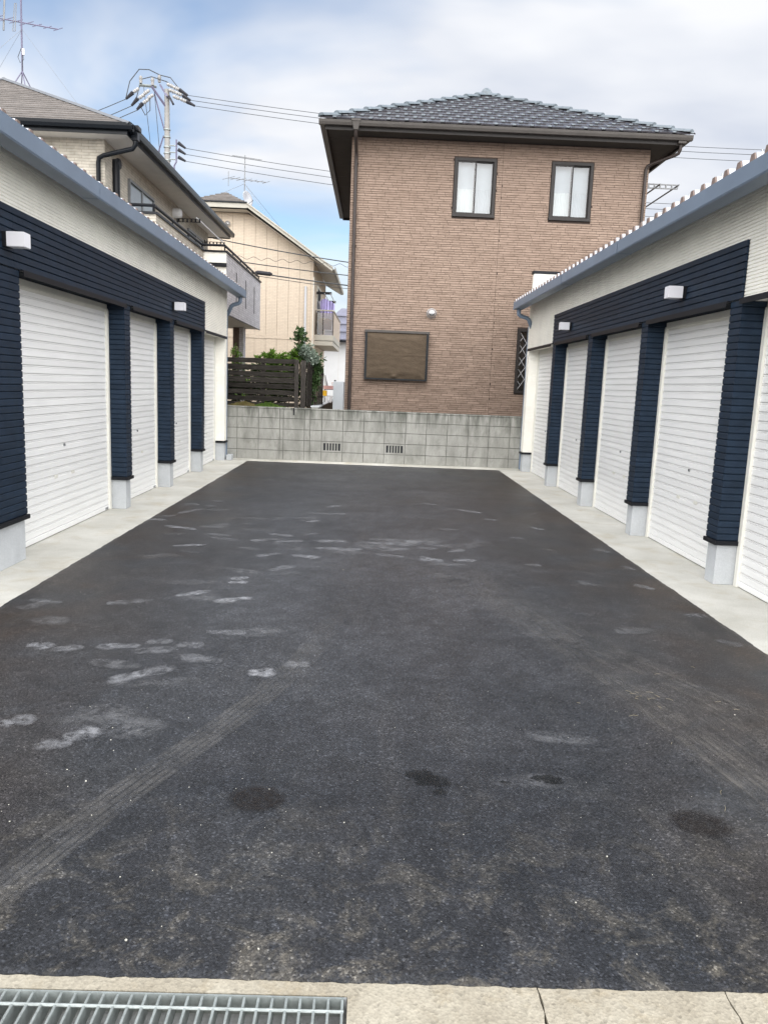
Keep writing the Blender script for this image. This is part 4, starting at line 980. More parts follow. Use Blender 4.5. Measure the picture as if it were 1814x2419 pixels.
# ------------------------------------------------------------------ beige house behind
HB = thing('beige_house', 'beige tile-panelled house with clipped gable and glass balcony farther back', 'house', (-6, 33, 0))
BY, BYE, BXR, BXC = 30.0, 37.0, -2.45, -5.98
sl_ = 0.674; ez = 5.70; exr = -1.72; cz0 = 7.79
def roofz(x): return min(ez+sl_*(exr-x if x > BXC else x-(2*BXC-exr)), cz0+9)
bw = MB(); BXL = 2*BXC-BXR
bw.prism([(BXL, 0), (BXR, 0), (BXR, roofz(BXR)-0.2), (-4.95, cz0-0.2), (2*BXC+4.95, cz0-0.2), (BXL, roofz(BXR)-0.2)], 'y', BY, BYE); bw.build('wall', 'beige_core', HB)
x = BXR
edges = [-2.45, -2.539] + [-2.961-0.4205*k for k in range(16)]
for i in range(len(edges)-1):
    x1, x0 = edges[i]-0.006, edges[i+1]+0.006
    if x0 < BXL: break
    for (za, zb_, top) in ((0.2, 3.07, False), (3.19, None, True)):
        m = MB()
        if top:
            t0, t1 = min(roofz(x0), cz0)-0.21, min(roofz(x1), cz0)-0.21
        else: t0 = t1 = zb_
        m.prism([(x0, za), (x1, za), (x1, t1), (x0, t0)], 'y', BY-0.016, BY+0.001); m.build('panel', 'siding_beige', HB)
box('side_panel', 'siding_beige', HB, BXR-0.01, BXR+0.004, BY, BYE, 0.1, roofz(BXR)-0.21)
box('band', 'siding_beige', HB, BXL, BXR+0.01, BY-0.03, BY-0.001, 3.075, 3.185)
# roof
rb = MB(); th = 0.07; y0, y1 = BY-0.55, BYE+0.5; cl = 2*BXC+4.88; yap = BY+1.25
zr_ = ez+sl_*(exr-BXC)
rb.poly([(exr, y0, ez), (exr, y1, ez), (BXC, y1, zr_), (BXC, yap, zr_), (-4.88, y0, cz0+0.04)])
rb.poly([(2*BXC-exr, y0, ez), (2*BXC-exr, y1, ez), (BXC, y1, zr_), (BXC, yap, zr_), (cl, y0, cz0+0.04)])
rb.poly([(-4.88, y0, cz0+0.04), (BXC, yap, zr_), (cl, y0, cz0+0.04)])
BRF = rb.build('roof', 'slate', HB, recalc=False)
for r in range(7):
    f0, f1 = r/7, (r+1)/7; lo = (-4.88+(BXC+4.88)*f0, cl+(BXC-cl)*f0); hi = (-4.88+(BXC+4.88)*f1, cl+(BXC-cl)*f1)
    ya, yb = y0+(yap-y0)*f0, y0+(yap-y0)*f1; za, zb_ = cz0+0.04+(zr_-cz0-0.04)*f0, cz0+0.04+(zr_-cz0-0.04)*f1
    m = MB(); m.v = [(lo[0], ya-0.01, za+0.035), (lo[1], ya-0.01, za+0.035), (hi[1], yb, zb_+0.006), (hi[0], yb, zb_+0.006), (lo[0], ya, za), (lo[1], ya, za)]; m.f = [(0, 1, 2, 3), (4, 5, 1, 0)]
    m.build('slate_course', 'slate', BRF, recalc=False)
def rake(par, xa, za, xb, zb_, h, name='rake_board', m='beige_trim', yo=0.0):
    q = MB().prism([(xa, za), (xb, zb_), (xb, zb_-h), (xa, za-h)], 'y', y0-0.03-yo, y0+0.03-yo); return q.build(name, m, par)
rake(HB, exr, ez+0.03, -4.88, cz0+0.05, 0.16); rake(HB, exr+0.02, ez+0.02, -4.88, cz0+0.06, 0.05, 'rake_cap', 'beige_trim', 0.04)
rake(HB, 2*BXC-exr, ez+0.03, cl, cz0+0.05, 0.16); rake(HB, -4.88, cz0+0.02, cl, cz0+0.02, 0.16); rake(HB, -4.87, cz0+0.075, cl, cz0+0.075, 0.05, 'gutter', 'gutter_black', 0.04)
sf = MB(); sf.poly([(exr, y0, ez-0.10), (exr, y1, ez-0.10), (BXR, y1, roofz(BXR)-0.19), (BXR, y0, roofz(BXR)-0.19)])
sf.poly([(BXR, y0, roofz(BXR)-0.19), (BXR, BY, roofz(BXR)-0.19), (-4.9, BY, cz0-0.19), (-4.9, y0, cz0-0.19)]); sf.poly([(-4.9, y0, cz0-0.19), (-4.9, BY, cz0-0.19), (cl, BY, cz0-0.19), (cl, y0, cz0-0.19)])
sf.build('soffit', 'soffit_grey', HB, recalc=False)
gutter_run(HB, (exr+0.10, y0), (exr+0.10, y1), ez+0.04, 'beige_trim', (-1, 0), 0.11, 0.11)
box('corner_trim', 'rail_white', HB, BXR-0.001, BXR+0.02, BY-0.02, BY+0.08, 0, 5.4)
MB().tube([(-2.73, BY-0.07, 5.05), (-2.73, BY-0.07, 0)], 0.042, 10).build('downpipe', 'curtain_grey', HB)
v = MB().lathe([(0.11, 0), (0.11, 0.03), (0.09, 0.10), (0.0, 0.14)], (-5.68, BY-0.02, 7.18), (0, -1, 0), 16); v.build('vent_hood', 'vent_steel', HB, smooth=True, recalc=False)
# right side openings and balcony
sd_ = MB(); sd_.box(BXR, BXR+0.05, 31.6, 33.4, 3.4, 5.3); W_ = sd_.build('window', 'rail_white', HB)
MB().poly([(BXR+0.052, 31.68, 3.45), (BXR+0.052, 33.32, 3.45), (BXR+0.052, 33.32, 5.22), (BXR+0.052, 31.68, 5.22)]).build('pane', 'dark_room', W_, recalc=False)
bx1 = -1.70
BB = MB(); BB.box(BXR, bx1, 31.0, 36.4, 3.14, 3.35); BB.box(BXR, bx1-0.02, 31.02, 36.38, 2.95, 3.12); BB = BB.build('balcony', 'beige_trim', HB)
box('side_panel', 'beige_panel', BB, bx1-0.03, bx1-0.002, 31.06, 36.35, 3.35, 4.22)
MB().poly([(BXR+0.03, 31.03, 3.36), (bx1-0.05, 31.03, 3.36), (bx1-0.05, 31.03, 4.2), (BXR+0.03, 31.03, 4.2)]).build('glass_panel', 'glass_smoked', BB, recalc=False)
for x_ in (BXR+0.02, (BXR+bx1)/2-0.05, bx1-0.03): MB().box(x_-0.018, x_+0.018, 31.0, 31.06, 3.35, 4.27).build('post', 'bronze_light', BB)
MB().tube([(BXR, 31.03, 4.29), (bx1, 31.03, 4.29)], 0.03, 8).build('handrail', 'beige_trim', BB); MB().tube([(bx1, 31.0, 4.27), (bx1, 36.4, 4.27)], 0.03, 8).build('handrail', 'beige_trim', BB)
DH = thing('drying_rack', 'white clothes poles and dark brackets over the glass balcony', 'rack', (-2.1, 32, 5.0))
for yy in (31.3, 34.5): MB().box(BXR+0.02, BXR+0.62, yy, yy+0.03, 4.93, 5.03).build('arm', 'rail_dark', DH)
for x_ in (BXR+0.35, BXR+0.58): MB().tube([(x_, 31.2, 4.95), (x_, 34.6, 4.95)], 0.018, 6).build('pole', 'white_paint', DH)
def garment(name, label, m, x, y, z, w, h, cat='clothes'):
    g_ = MB(); n = 12
    outl = [(-0.5, -1), (0.5, -1), (0.5, -0.12), (0.12, 0.02), (-0.12, 0.02), (-0.5, -0.12)]
    cols = [(-0.5+k/n) for k in range(n+1)]
    def top(u): return 0.02 if abs(u) < 0.12 else 0.02-(abs(u)-0.12)/0.38*0.14
    for yo in (0.0, 0.03):
        for k, u in enumerate(cols):
            g_.v.append((x+u*w, y+yo+0.02*math.sin(k*1.7), z+top(u)*h)); g_.v.append((x+u*w*0.95, y+yo+0.035*math.sin(k*1.7+0.5), z-h))
    K = 2*(n+1)
    for k in range(n):
        g_.f.append((2*k, 2*k+1, 2*k+3, 2*k+2)); g_.f.append((K+2*k, K+2*k+2, K+2*k+3, K+2*k+1))
        g_.f.append((2*k, 2*k+2, K+2*k+2, K+2*k)); g_.f.append((2*k+1, K+2*k+1, K+2*k+3, 2*k+3))
    g_.f += [(0, K, K+1, 1), (2*n, 2*n+1, K+2*n+1, K+2*n)]
    tag(g_.build(name, m), label, cat, 'laundry on the balcony')
garment('hanging_shirt', 'pale lavender shirt hanging nearest on the balcony', 'cloth_lav', -2.10, 31.5, 4.78, 0.34, 0.75)
garment('hanging_shirt', 'white shirt hanging behind the lavender shirt on the balcony', 'cloth_white', -2.22, 32.0, 4.82, 0.30, 0.72)
garment('hanging_shirt', 'violet shirt hanging at the outer edge of the balcony', 'cloth_lav', -1.95, 32.6, 4.80, 0.36, 0.85)
garment('hanging_towel', 'ochre towel seen through the smoked balcony glass', 'cloth_ochre', -2.22, 31.35, 4.02, 0.22, 0.58)
garment('hanging_towel', 'dark red patterned cloth seen through the smoked balcony glass', 'cloth_red', -1.97, 31.3, 4.0, 0.34, 0.42)
garment('hanging_towel', 'grey cloth by the house wall behind smoked balcony glass', 'cloth_grey', -2.38, 31.6, 4.7, 0.10, 1.1)
A2 = thing('roof_antenna', 'thin television antenna above the beige house roof', 'antenna', (-5.41, 32.0, 8.4))
MB().tube([(-5.41, 32, 8.2), (-5.40, 32, 10.15)], 0.02, 6).build('mast', 'aluminium', A2)
yagi(A2, (-5.41, 32, 9.25), (1, 0.1, -0.05), 1.45, 7, (0.35, 0.85, 0.35), 0.95, 'aluminium', 0.014)
yagi(A2, (-5.40, 32, 10.08), (1, 0.1, -0.08), 1.1, 12, (0.2, 0.9, 0.3), 0.25, 'aluminium', 0.014)
MB().tube([(-6.05, 32.05, 9.55), (-6.05, 32.05, 9.0)], 0.012, 5).build('reflector', 'aluminium', A2)
for q in ((-4.2, 31, 7.5), (-3.1, 33, 6.6), (-6.5, 31, 8.3)): MB().tube([(-5.41, 32, 9.1), q], 0.006, 4).build('guy_wire', 'aluminium', A2)
SD = thing('satellite_dish', 'white satellite dish on the beige house roof below its antenna', 'dish', (-5.33, 31.8, 8.2))
v = MB().lathe([(0.0, 0.0), (0.12, 0.015), (0.24, 0.055), (0.30, 0.09), (0.30, 0.10), (0.24, 0.065), (0.0, 0.012)], (-5.33, 31.9, 8.50), (0.86, -0.46, 0.22), 20); v.build('reflector', 'dish_grey', SD, smooth=True, recalc=False)
MB().tube([(-5.41, 32, 8.2), (-5.34, 31.9, 8.48)], 0.02, 6).build('mount', 'aluminium', SD)
MB().tube([(-5.33, 31.9, 8.25), (-5.0, 31.62, 8.42)], 0.012, 6).build('feed_arm', 'aluminium', SD)
# far white building
FB = thing('white_building', 'plain white rendered building with blue-grey roof, far behind between houses', 'building', (-1, 45, 0))
box('wall', 'white_paint', FB, -3.2, 5, 42, 52, 0, 3.78)
m = MB().prism([(-3.7, 3.75), (5.4, 3.75), (3.6, 5.4), (-1.9, 5.4)], 'y', 41.6, 52); m.build('roof', 'far_roof', FB)
for k in range(4): box('roof_course', 'far_roof', FB, -3.6+k*0.42, 5.2-k*0.42, 41.53, 41.6, 3.80+k*0.4, 3.88+k*0.4)
box('eave', 'rail_dark', FB, -3.75, 5.5, 41.5, 41.62, 3.66, 3.76)
box('joint', 'soffit_grey', FB, -2.0, -1.985, 41.99, 42.0, 0, 3.6)
# plot clutter beside the brick house
EC = thing('equipment_cabinet', 'slim grey metal cabinet against the left corner of the brick house', 'cabinet', (-0.72, 15.5, 0))
MB().cbox(-0.81, -0.615, 15.28, 15.75, 0.1, 1.52, 0.006).build('body', 'cabinet_grey', EC); MB().cbox(-0.815, -0.61, 15.272, 15.279, 0.14, 1.50, 0.002).build('door', 'cabinet_grey', EC); box('hinge', 'rail_dark', EC, -0.80, -0.765, 15.29, 15.33, 1.52, 1.545)
ST = thing('plant_stand', 'dark shelf stand holding garden clutter in the gap between plots', 'stand', (-1.0, 18.2, 1.04))
sx0, sx1 = -1.17, -0.93
for x_ in (sx0, sx1):
    for y_ in (18.02, 18.3): box('leg', 'plastic_black', ST, x_, x_+0.012, y_, y_+0.012, 0.9, 1.33)
box('shelf', 'plastic_black', ST, sx0, sx1+0.012, 18.0, 18.315, 1.3305, 1.34); box('shelf', 'plastic_black', ST, sx0+.013, sx1-0.001, 18.0, 18.315, 1.18, 1.19)
def tub(name, label, m, cat, x0, x1, y0, y1, z0, z1, t=0.008):
    q = MB(); q.v = [(x0+.01, y0+.01, z0), (x1-.01, y0+.01, z0), (x1-.01, y1-.01, z0), (x0+.01, y1-.01, z0), (x0, y0, z1), (x1, y0, z1), (x1, y1, z1), (x0, y1, z1), (x0+t, y0+t, z1), (x1-t, y0+t, z1), (x1-t, y1-t, z1), (x0+t, y1-t, z1), (x0+.02, y0+.02, z0+t), (x1-.02, y0+.02, z0+t), (x1-.02, y1-.02, z0+t), (x0+.02, y1-.02, z0+t)]
    q.f = [(3, 2, 1, 0)]+[(4*a+j, 4*a+(j+1) % 4, 4*a+4+(j+1) % 4, 4*a+4+j) for a in range(3) for j in range(4)]+[(12, 13, 14, 15)]
    tag(q.build(name, m), label, cat)
tub('plastic_basket', 'pink plastic basket on the stand in the gap between plots', 'plastic_pink', 'basket', -1.19, -0.955, 18.0, 18.3, 1.342, 1.42)
bt = thing('spray_bottle', 'small white bottle standing in the pink basket', 'bottle', (-1.0, 18.15, 1.36)); v = MB().lathe([(0.03, 0), (0.032, 0.07), (0.012, 0.10), (0.012, 0.13), (0, 0.13)], (-1.0, 18.15, 1.36), n=10); v.build('body', 'plastic_white', bt); box('nozzle', 'plastic_pink', bt, -1.01, -0.96, 18.14, 18.16, 1.485, 1.50)
for i, (xa, xb, zt) in enumerate(((-1.20, -1.13, 1.70), (-1.16, -1.10, 1.66), (-1.14, -1.07, 1.56))):
    q = MB().tube([(xb, 18.1+i*.03, 1.36), (xa, 18.12+i*.03, zt)], 0.011, 6).build('garden_stake', ('beige_trim', 'aluminium', 'lamp_white')[i]); tag(q, ('brown', 'grey', 'white')[i]+' garden stake leaning up out of the pink basket', 'stake')
q = MB(); q.prism([(-1.20, 1.19), (-1.10, 1.185), (-1.095, 1.25), (-1.10, 1.315), (-1.20, 1.31), (-1.205, 1.25)], 'y', 17.9, 17.985); tag(q.build('yellow_bag', 'plastic_yellow'), 'bright yellow plastic bag hanging on the stand between plots', 'bag')
tub('planter_pot', 'upturned white plastic pot nearest the side wall coping', 'plastic_white', 'pot', -1.13, -1.055, 17.8, 17.9, 1.047, 1.17)
tub('planter_pot', 'white plastic pot beside the grey cabinet', 'plastic_white', 'pot', -1.035, -0.965, 17.75, 17.86, 1.047, 1.19)
box_ = None

# ------------------------------------------------------------------ plants
def shrub(name, label, m, blobs, n, ll, lwid, base, stems=5, seed=1, cat='shrub', kind=None):
    rnd = random.Random(seed); t = thing(name, label, cat, base)
    q = MB()
    tot = sum(b[3]*b[4]*b[5] for b in blobs)
    for b in blobs:
        k_ = int(n*b[3]*b[4]*b[5]/tot)+8
        tw = [Vector((rnd.gauss(0, .45), rnd.gauss(0, .45), rnd.gauss(0, .45))) for _ in range(max(4, k_//14))]
        for _ in range(k_):
            c_ = rnd.choice(tw)+Vector((rnd.gauss(0, .13), rnd.gauss(0, .13), rnd.gauss(0, .13)))
            if c_.length > 1.15: continue
            p = Vector((b[0]+c_.x*b[3], b[1]+c_.y*b[4], b[2]+c_.z*b[5]))
            d = Vector((rnd.uniform(-1, 1), rnd.uniform(-1, 1), rnd.uniform(-.5, .9))).normalized(); l_ = ll*rnd.uniform(.6, 1.2)
            s_ = d.cross(Vector((rnd.uniform(-1, 1), rnd.uniform(-1, 1), 1))).normalized()*lwid*rnd.uniform(.7, 1.2); up = s_.cross(d).normalized()*lwid*0.25
            i = len(q.v); q.v += [tuple(p), tuple(p+d*l_*.45+s_+up), tuple(p+d*l_), tuple(p+d*l_*.45-s_+up)]; q.f += [(i, i+1, i+2), (i, i+2, i+3)]
    q.build('crown', m, t, recalc=False)
    for _ in range(stems):
        b = rnd.choice(blobs); MB().tube([(base[0]+rnd.uniform(-.06, .06), base[1]+rnd.uniform(-.06, .06), base[2]), (b[0]+rnd.uniform(-.05, .05), b[1], b[2]-b[5]*.5), (b[0]+rnd.uniform(-.1, .1), b[1], b[2]+b[5]*.5)], [0.012, 0.008, 0.004], 6).build('stem', 'stem', t)
    return t
shrub('leafy_shrub', 'bright green broadleaf shrub rising behind the wooden fence', 'leaf_green', [(-1.95, 14.95, 1.86, .22, .15, .16), (-1.72, 15.0, 1.88, .2, .15, .16), (-1.55, 15.0, 1.95, .16, .14, .14), (-1.8, 14.95, 1.5, .3, .15, .3), (-2.05, 14.9, 1.92, .14, .1, .08)], 2600, .085, .024, (-1.75, 14.95, 0.0), seed=3)
shrub('tall_shrub', 'dark leafy shrub with upright top at the fence corner', 'leaf_dark', [(-1.47, 15.05, 2.32, .15, .12, .17), (-1.42, 15.05, 2.05, .22, .16, .15), (-1.25, 15.1, 1.9, .22, .18, .2), (-1.12, 15.3, 1.72, .14, .2, .16), (-1.2, 15.1, 1.55, .15, .18, .2)], 3400, .085, .021, (-1.3, 15.1, 0.0), seed=5)
shrub('variegated_shrub', 'silvery variegated shrub in front of the dark one at fence corner', 'leaf_pale', [(-1.30, 14.93, 2.06, .15, .12, .15), (-1.2, 14.95, 1.92, .15, .12, .13)], 1300, .055, .016, (-1.24, 14.95, 0.0), seed=9)
shrub('slender_plant', 'slender yellow-green plant above the fence beside left garage', 'leaf_green', [(-2.72, 15.1, 2.02, .07, .07, .17), (-2.62, 15.1, 1.92, .10, .07, .08)], 200, .06, .012, (-2.7, 15.1, 0.0), 3, seed=12, cat='plant')
shrub('slender_plant', 'small leafy plant tip above the middle of the fence', 'leaf_green', [(-2.22, 15.0, 1.90, .10, .08, .07)], 90, .06, .018, (-2.22, 15.0, 0.0), 2, seed=13, cat='plant')
shrub('hedge', 'dense dark green hedge filling the gaps behind the wooden fence', 'leaf_dark', [(-4.2+i*0.24, 15.0+0.06*(i%2), 1.28+0.10*(i%3), .24, .14, .42) for i in range(13)], 9500, .075, .026, (-2.8, 15.0, 0.0), 8, seed=31, cat='hedge')
t = shrub('climbing_vine', 'green vine leaves poking through the fence slats', 'leaf_green', [(-2.55, 14.70, 1.72, .25, .05, .10), (-2.3, 14.70, 1.5, .35, .05, .12), (-2.36, 14.585, 1.47, .07, .02, .05), (-1.9, 14.70, 1.6, .3, .05, .14), (-2.5, 14.585, 1.20, .09, .02, .04), (-2.0, 14.70, 1.2, .4, .05, .15), (-2.55, 14.70, 1.78, .3, .05, .05)], 520, .05, .016, (-2.3, 14.70, 0.0), 4, seed=15, cat='vine')
def tuft(name, label, m, x0, x1, y, z, n, h, seed):
    rnd = random.Random(seed); q = MB()
    for _ in range(n):
        u = rnd.gauss(0.5, .22); x = x0+(x1-x0)*u; yy = y+rnd.uniform(-.03, .015); l_ = h*rnd.uniform(.4, 1.1)*max(.25, 1-abs(u-.5)*1.6)
        dx_, dy_ = rnd.uniform(-.6, .6)*l_, rnd.uniform(-.7, .2)*l_
        w_ = rnd.uniform(.0025, .005); i = len(q.v)
        q.v += [(x-w_, yy, z), (x+w_, yy, z), (x+dx_*.5+w_, yy+dy_*.5, z+l_*.7), (x+dx_*.5-w_, yy+dy_*.5, z+l_*.7), (x+dx_, yy+dy_, z+l_*.8)]
        q.f += [(i, i+1, i+2, i+3), (i+3, i+2, i+4)]
    tag(q.build(name, m, recalc=False), label, 'grass', kind='stuff')
tuft('moss_tuft', 'green feathery tuft growing on top of the block wall', 'leaf_green', -2.28, -1.70, 14.57, 1.0, 620, .11, 1)
tuft('dry_grass', 'dry yellowish grass on the block wall under the fence', 'grass_dry', -2.72, -2.15, 14.57, 1.0, 380, .12, 2)

# ------------------------------------------------------------------ utility pole and wires
UP = thing('utility_pole', 'concrete utility pole with crossarm and white insulators behind cream house', 'utility pole', (-9.23, 35, 0))
o = MB().tube([(-9.23, 35, 0), (-9.215, 35, 13.45)], [0.17, 0.105], 16).build('pole', 'concrete_pole', UP); smooth_angle(o)
def bar(name, m, a, b, w): return MB().tube([a, b], w, 4).build(name, m, UP)
bar('crossarm', 'galv', (-10.30, 34.7, 13.47), (-9.62, 34.9, 13.50), 0.06); bar('crossarm', 'steel_violet', (-9.58, 35.3, 13.72), (-9.15, 34.8, 13.10), 0.05); bar('crossarm', 'steel_violet', (-9.78, 34.7, 13.45), (-9.25, 34.95, 12.75), 0.05)
bar('brace', 'steel_violet', (-9.70, 34.85, 13.2), (-9.33, 34.95, 11.85), 0.028); bar('brace', 'steel_violet', (-9.35, 34.95, 11.6), (-9.68, 35, 10.7), 0.03)
bar('crossarm', 'cover_black', (-9.10, 34.9, 13.15), (-8.85, 34.6, 12.75), 0.06)
ins = MB().lathe([(0.0, -0.14), (0.055, -0.14), (0.075, -0.04), (0.05, -0.03), (0.085, 0.05), (0.06, 0.06), (0.07, 0.12), (0.03, 0.15), (0.0, 0.16)], (0, 0, 0), n=12).mesh('insulator', 'porcelain', smooth=False)
def insul(p, d): link('insulator', ins, UP, p, Vector(d).to_track_quat('Z', 'Y').to_euler())
for p, d in (((-10.22, 34.7, 13.68), (0, 0, 1)), ((-9.76, 34.8, 13.66), (0, 0, 1)), ((-9.53, 35.0, 13.85), (0, 0, 1)),
             ((-9.05, 34.9, 13.58), (1, 0, -.35)), ((-8.80, 34.9, 13.48), (1, 0, -.35)), ((-8.97, 34.9, 13.36), (1, 0, -.35)), ((-8.70, 34.9, 13.27), (1, 0, -.35)), ((-8.80, 34.9, 13.12), (1, 0, -.35)), ((-8.50, 34.9, 13.02), (1, 0, -.35)),
             ((-10.42, 34.7, 13.26), (-1, 0, -.7)), ((-10.2, 34.7, 13.03), (-1, 0, -.7)), ((-9.98, 34.7, 13.21), (-1, 0, -.7)), ((-9.82, 34.7, 13.04), (-1, 0, -.7)), ((-10.02, 34.7, 12.85), (-1, 0, -.7))): insul(p, d)
for p, q in (((-8.66, 34.9, 13.42), (-8.32, 34.9, 13.22)), ((-8.52, 34.9, 13.2), (-8.2, 34.9, 13.03)), ((-8.35, 34.9, 12.97), (-8.02, 34.9, 12.82)), ((-10.55, 34.7, 13.17), (-10.85, 34.7, 12.9)), ((-10.35, 34.7, 12.95), (-10.62, 34.7, 12.65)), ((-10.15, 34.7, 12.76), (-10.4, 34.7, 12.5)), ((-8.72, 34.9, 11.32), (-8.42, 34.9, 11.12)), ((-8.72, 34.9, 11.05), (-8.42, 34.9, 10.88)), ((-8.72, 34.9, 10.75), (-8.42, 34.9, 10.6))):
    MB().tube([p, q], [0.085, 0.045], 6).build('wire_cover', 'cover_black', UP)
for z_ in (11.85, 11.55, 11.15, 10.9, 10.62): MB().tube([(-9.22, 35, z_-0.02), (-9.22, 35, z_+0.02)], 0.15, 14).build('band', 'galv', UP)
for z_ in (11.2, 10.93, 10.65): MB().tube([(-9.1, 34.9, z_), (-8.80, 34.9, z_)], 0.025, 6).build('rack_arm', 'galv', UP)
MB().tube([(-8.80, 34.9, 11.45), (-8.81, 34.9, 10.55), (-8.90, 34.9, 10.4), (-8.90, 34.9, 9.7)], 0.035, 8).build('rack_post', 'steel_violet', UP)
o = MB().lathe([(0.0, 0), (0.26, 0.0), (0.27, 0.05), (0.27, 0.75), (0.22, 0.85), (0.0, 0.88)], (-8.68, 34.8, 8.85), n=16).build('transformer', 'galv', UP)
for xx in (-8.8, -8.6, -8.5): MB().tube([(xx, 34.75, 9.70), (xx, 34.75, 9.90)], 0.035, 6).build('bushing', 'porcelain', UP)
for pts in ([(-10.85, 34.7, 12.95), (-10.68, 34.7, 13.6), (-10.3, 34.75, 14.1), (-9.9, 34.8, 14.12), (-9.5, 35, 14.0), (-9.05, 34.95, 13.9), (-8.66, 34.9, 13.45)], [(-10.4, 34.7, 13.0), (-10.2, 34.7, 13.7), (-9.8, 34.8, 13.85), (-9.2, 34.9, 13.72), (-8.7, 34.9, 13.4)], [(-10.3, 34.7, 12.75), (-10.05, 34.7, 12.3), (-9.85, 34.7, 12.5), (-9.85, 34.7, 13.0)]):
    MB().tube(pts, 0.02, 5).build('jumper', 'wire', UP)
for a_, b_ in (((-10.1, 34.7, 13.4), (-9.9, 35, 11)), ((-9.7, 34.8, 13.4), (-9.5, 35, 10.5))): MB().tube([a_, b_], 0.012, 4).build('lead_wire', 'wire', UP)
def wire(label, a_, b_, d, r, grp, n=16, name='power_line', m='wire'):
    tag(MB().tube(sag(a_, b_, d, n), r, 5).build(name, m), label, 'wire', grp)
g1, g2, g3 = 'wires to the right of the pole top', 'low-voltage wires right of the pole', 'wires left of the pole'
for i, (z0, z1) in enumerate(((13.22, 12.42), (13.03, 12.20), (12.82, 11.9))):
    wire(('topmost', 'second', 'third')[i]+' of the power wires running right from the pole top', (-8.3+i*.12, 34.9, z0), (24, 35.4, z1), 0.55, 0.012, g1)
for i, (z0, z1) in enumerate(((11.12, 10.15), (10.88, 9.9), (10.6, 9.55))):
    wire(('upper', 'middle', 'lower')[i]+' low-voltage wire running right below the pole top', (-8.45, 34.9, z0), (24, 35.4, z1), 0.75, 0.012, g2)
for i, (z0, z1) in enumerate(((12.9, 10.2), (12.65, 9.9), (12.5, 9.8))):
    wire(('upper', 'middle', 'lower')[i]+' power wire descending left from the pole behind the roof', (-10.85+i*.25, 34.7, z0), (-16+i*.3, 33, z1), 0.1, 0.016, g3, 8)
g4 = 'telecom cables in front of the beige house'
wire('uppermost black cable crossing in front of the beige gable wall', (-5.6, 27, 6.13), (6, 27.3, 5.2), 0.22, 0.018, g4)
wire('middle black cable crossing in front of the beige gable wall', (-4.6, 27, 5.40), (6, 27.3, 5.0), 0.16, 0.016, g4)
wire('thick lower cable crossing in front of the beige wall', (-4.3, 27, 5.08), (6, 27.3, 4.5), 0.12, 0.022, g4)
wire('thin cable just under the thick lower one', (-4.3, 27, 4.99), (6, 27.3, 4.35), 0.12, 0.010, g4)
sp = []
for k in range(241):
    x = -4.9+10*k/240; sp.append((x, 27, 5.56-0.035*(x+4.9)+0.045*math.sin(x*13)))
tag(MB().tube(sp, 0.007, 4).build('power_line', 'wire'), 'wavy grey spiral cable crossing in front of the beige wall', 'wire', g4)
q = MB().tube([(-4.18, 27, 5.085), (-4.10, 27, 5.08), (-3.68, 27, 5.05), (-3.60, 27, 5.045)], [0.03, 0.07, 0.07, 0.03], 10); tag(q.build('cable_closure', 'cover_black'), 'black cable closure on the thick cable beside the balcony', 'closure')

# ------------------------------------------------------------------ marks on the asphalt
def decal_mat(name, fn, col, rough=0.8):
    m = bpy.data.materials.new(name); m.use_nodes = True; MATS[name] = m
    n, l, b = nodes_of(m)
    b.inputs['Roughness'].default_value = rough; b.inputs['Specular IOR Level'].default_value = 0.3
    b.inputs['Base Color'].default_value = col+(1,)
    uv = n.new('ShaderNodeTexCoord').outputs['UV']; pos = n.new('ShaderNodeNewGeometry').outputs['Position']
    oi = n.new('ShaderNodeObjectInfo').outputs['Random']
    alpha = fn(n, l, uv, pos, oi)
    tr = n.new('ShaderNodeBsdfTransparent'); ms = n.new('ShaderNodeMixShader')
    l.new(alpha, ms.inputs[0]); l.new(tr.outputs[0], ms.inputs[1]); l.new(b.outputs[0], ms.inputs[2]); l.new(ms.outputs[0], n['Material Output'].inputs[0])
def ell(n, l, u, v, cx, cy, rx, ry, soft=0.25):
    a = nmath(n, l, 'POWER', nmath(n, l, 'DIVIDE', nmath(n, l, 'SUBTRACT', u, cx), rx), 2); b = nmath(n, l, 'POWER', nmath(n, l, 'DIVIDE', nmath(n, l, 'SUBTRACT', v, cy), ry), 2)
    r = n.new('ShaderNodeMapRange'); r.inputs[1].default_value = 1+soft; r.inputs[2].default_value = 1-soft; l.new(nmath(n, l, 'ADD', a, b), r.inputs[0]); return r.outputs[0]
def f_foot(n, l, uv, pos, oi):
    s = n.new('ShaderNodeSeparateXYZ'); l.new(uv, s.inputs[0]); u, v = s.outputs[0], s.outputs[1]
    sole = nmath(n, l, 'MAXIMUM', ell(n, l, u, v, 0.64, 0.5, 0.30, 0.40, 0.55), ell(n, l, u, v, 0.24, 0.5, 0.20, 0.30, 0.6))
    wv = n.new('ShaderNodeTexWave'); wv.wave_type = 'RINGS'; wv.inputs['Scale'].default_value = 9; wv.inputs['Distortion'].default_value = 1.0
    l.new(nmap(n, l, uv, (1, 0.5, 1), (-0.6, -0.25, 0)), wv.inputs['Vector'])
    tread = nramp(n, l, wv.outputs['Fac'], [(0.25, 0.45), (0.6, 1.0)])
    br = nramp(n, l, nnoise(n, l, pos, 17, 6, 0.75), [(0.38, 0.0), (0.60, 1.0)])
    k = nmath(n, l, 'ADD', nmath(n, l, 'MULTIPLY', nmath(n, l, 'POWER', oi, 1.3), 0.48), 0.20)
    return nmath(n, l, 'MULTIPLY', nmath(n, l, 'MULTIPLY', sole, tread), nmath(n, l, 'MULTIPLY', br, k), True)
decal_mat('dusty_print', f_foot, (0.42, 0.43, 0.46))
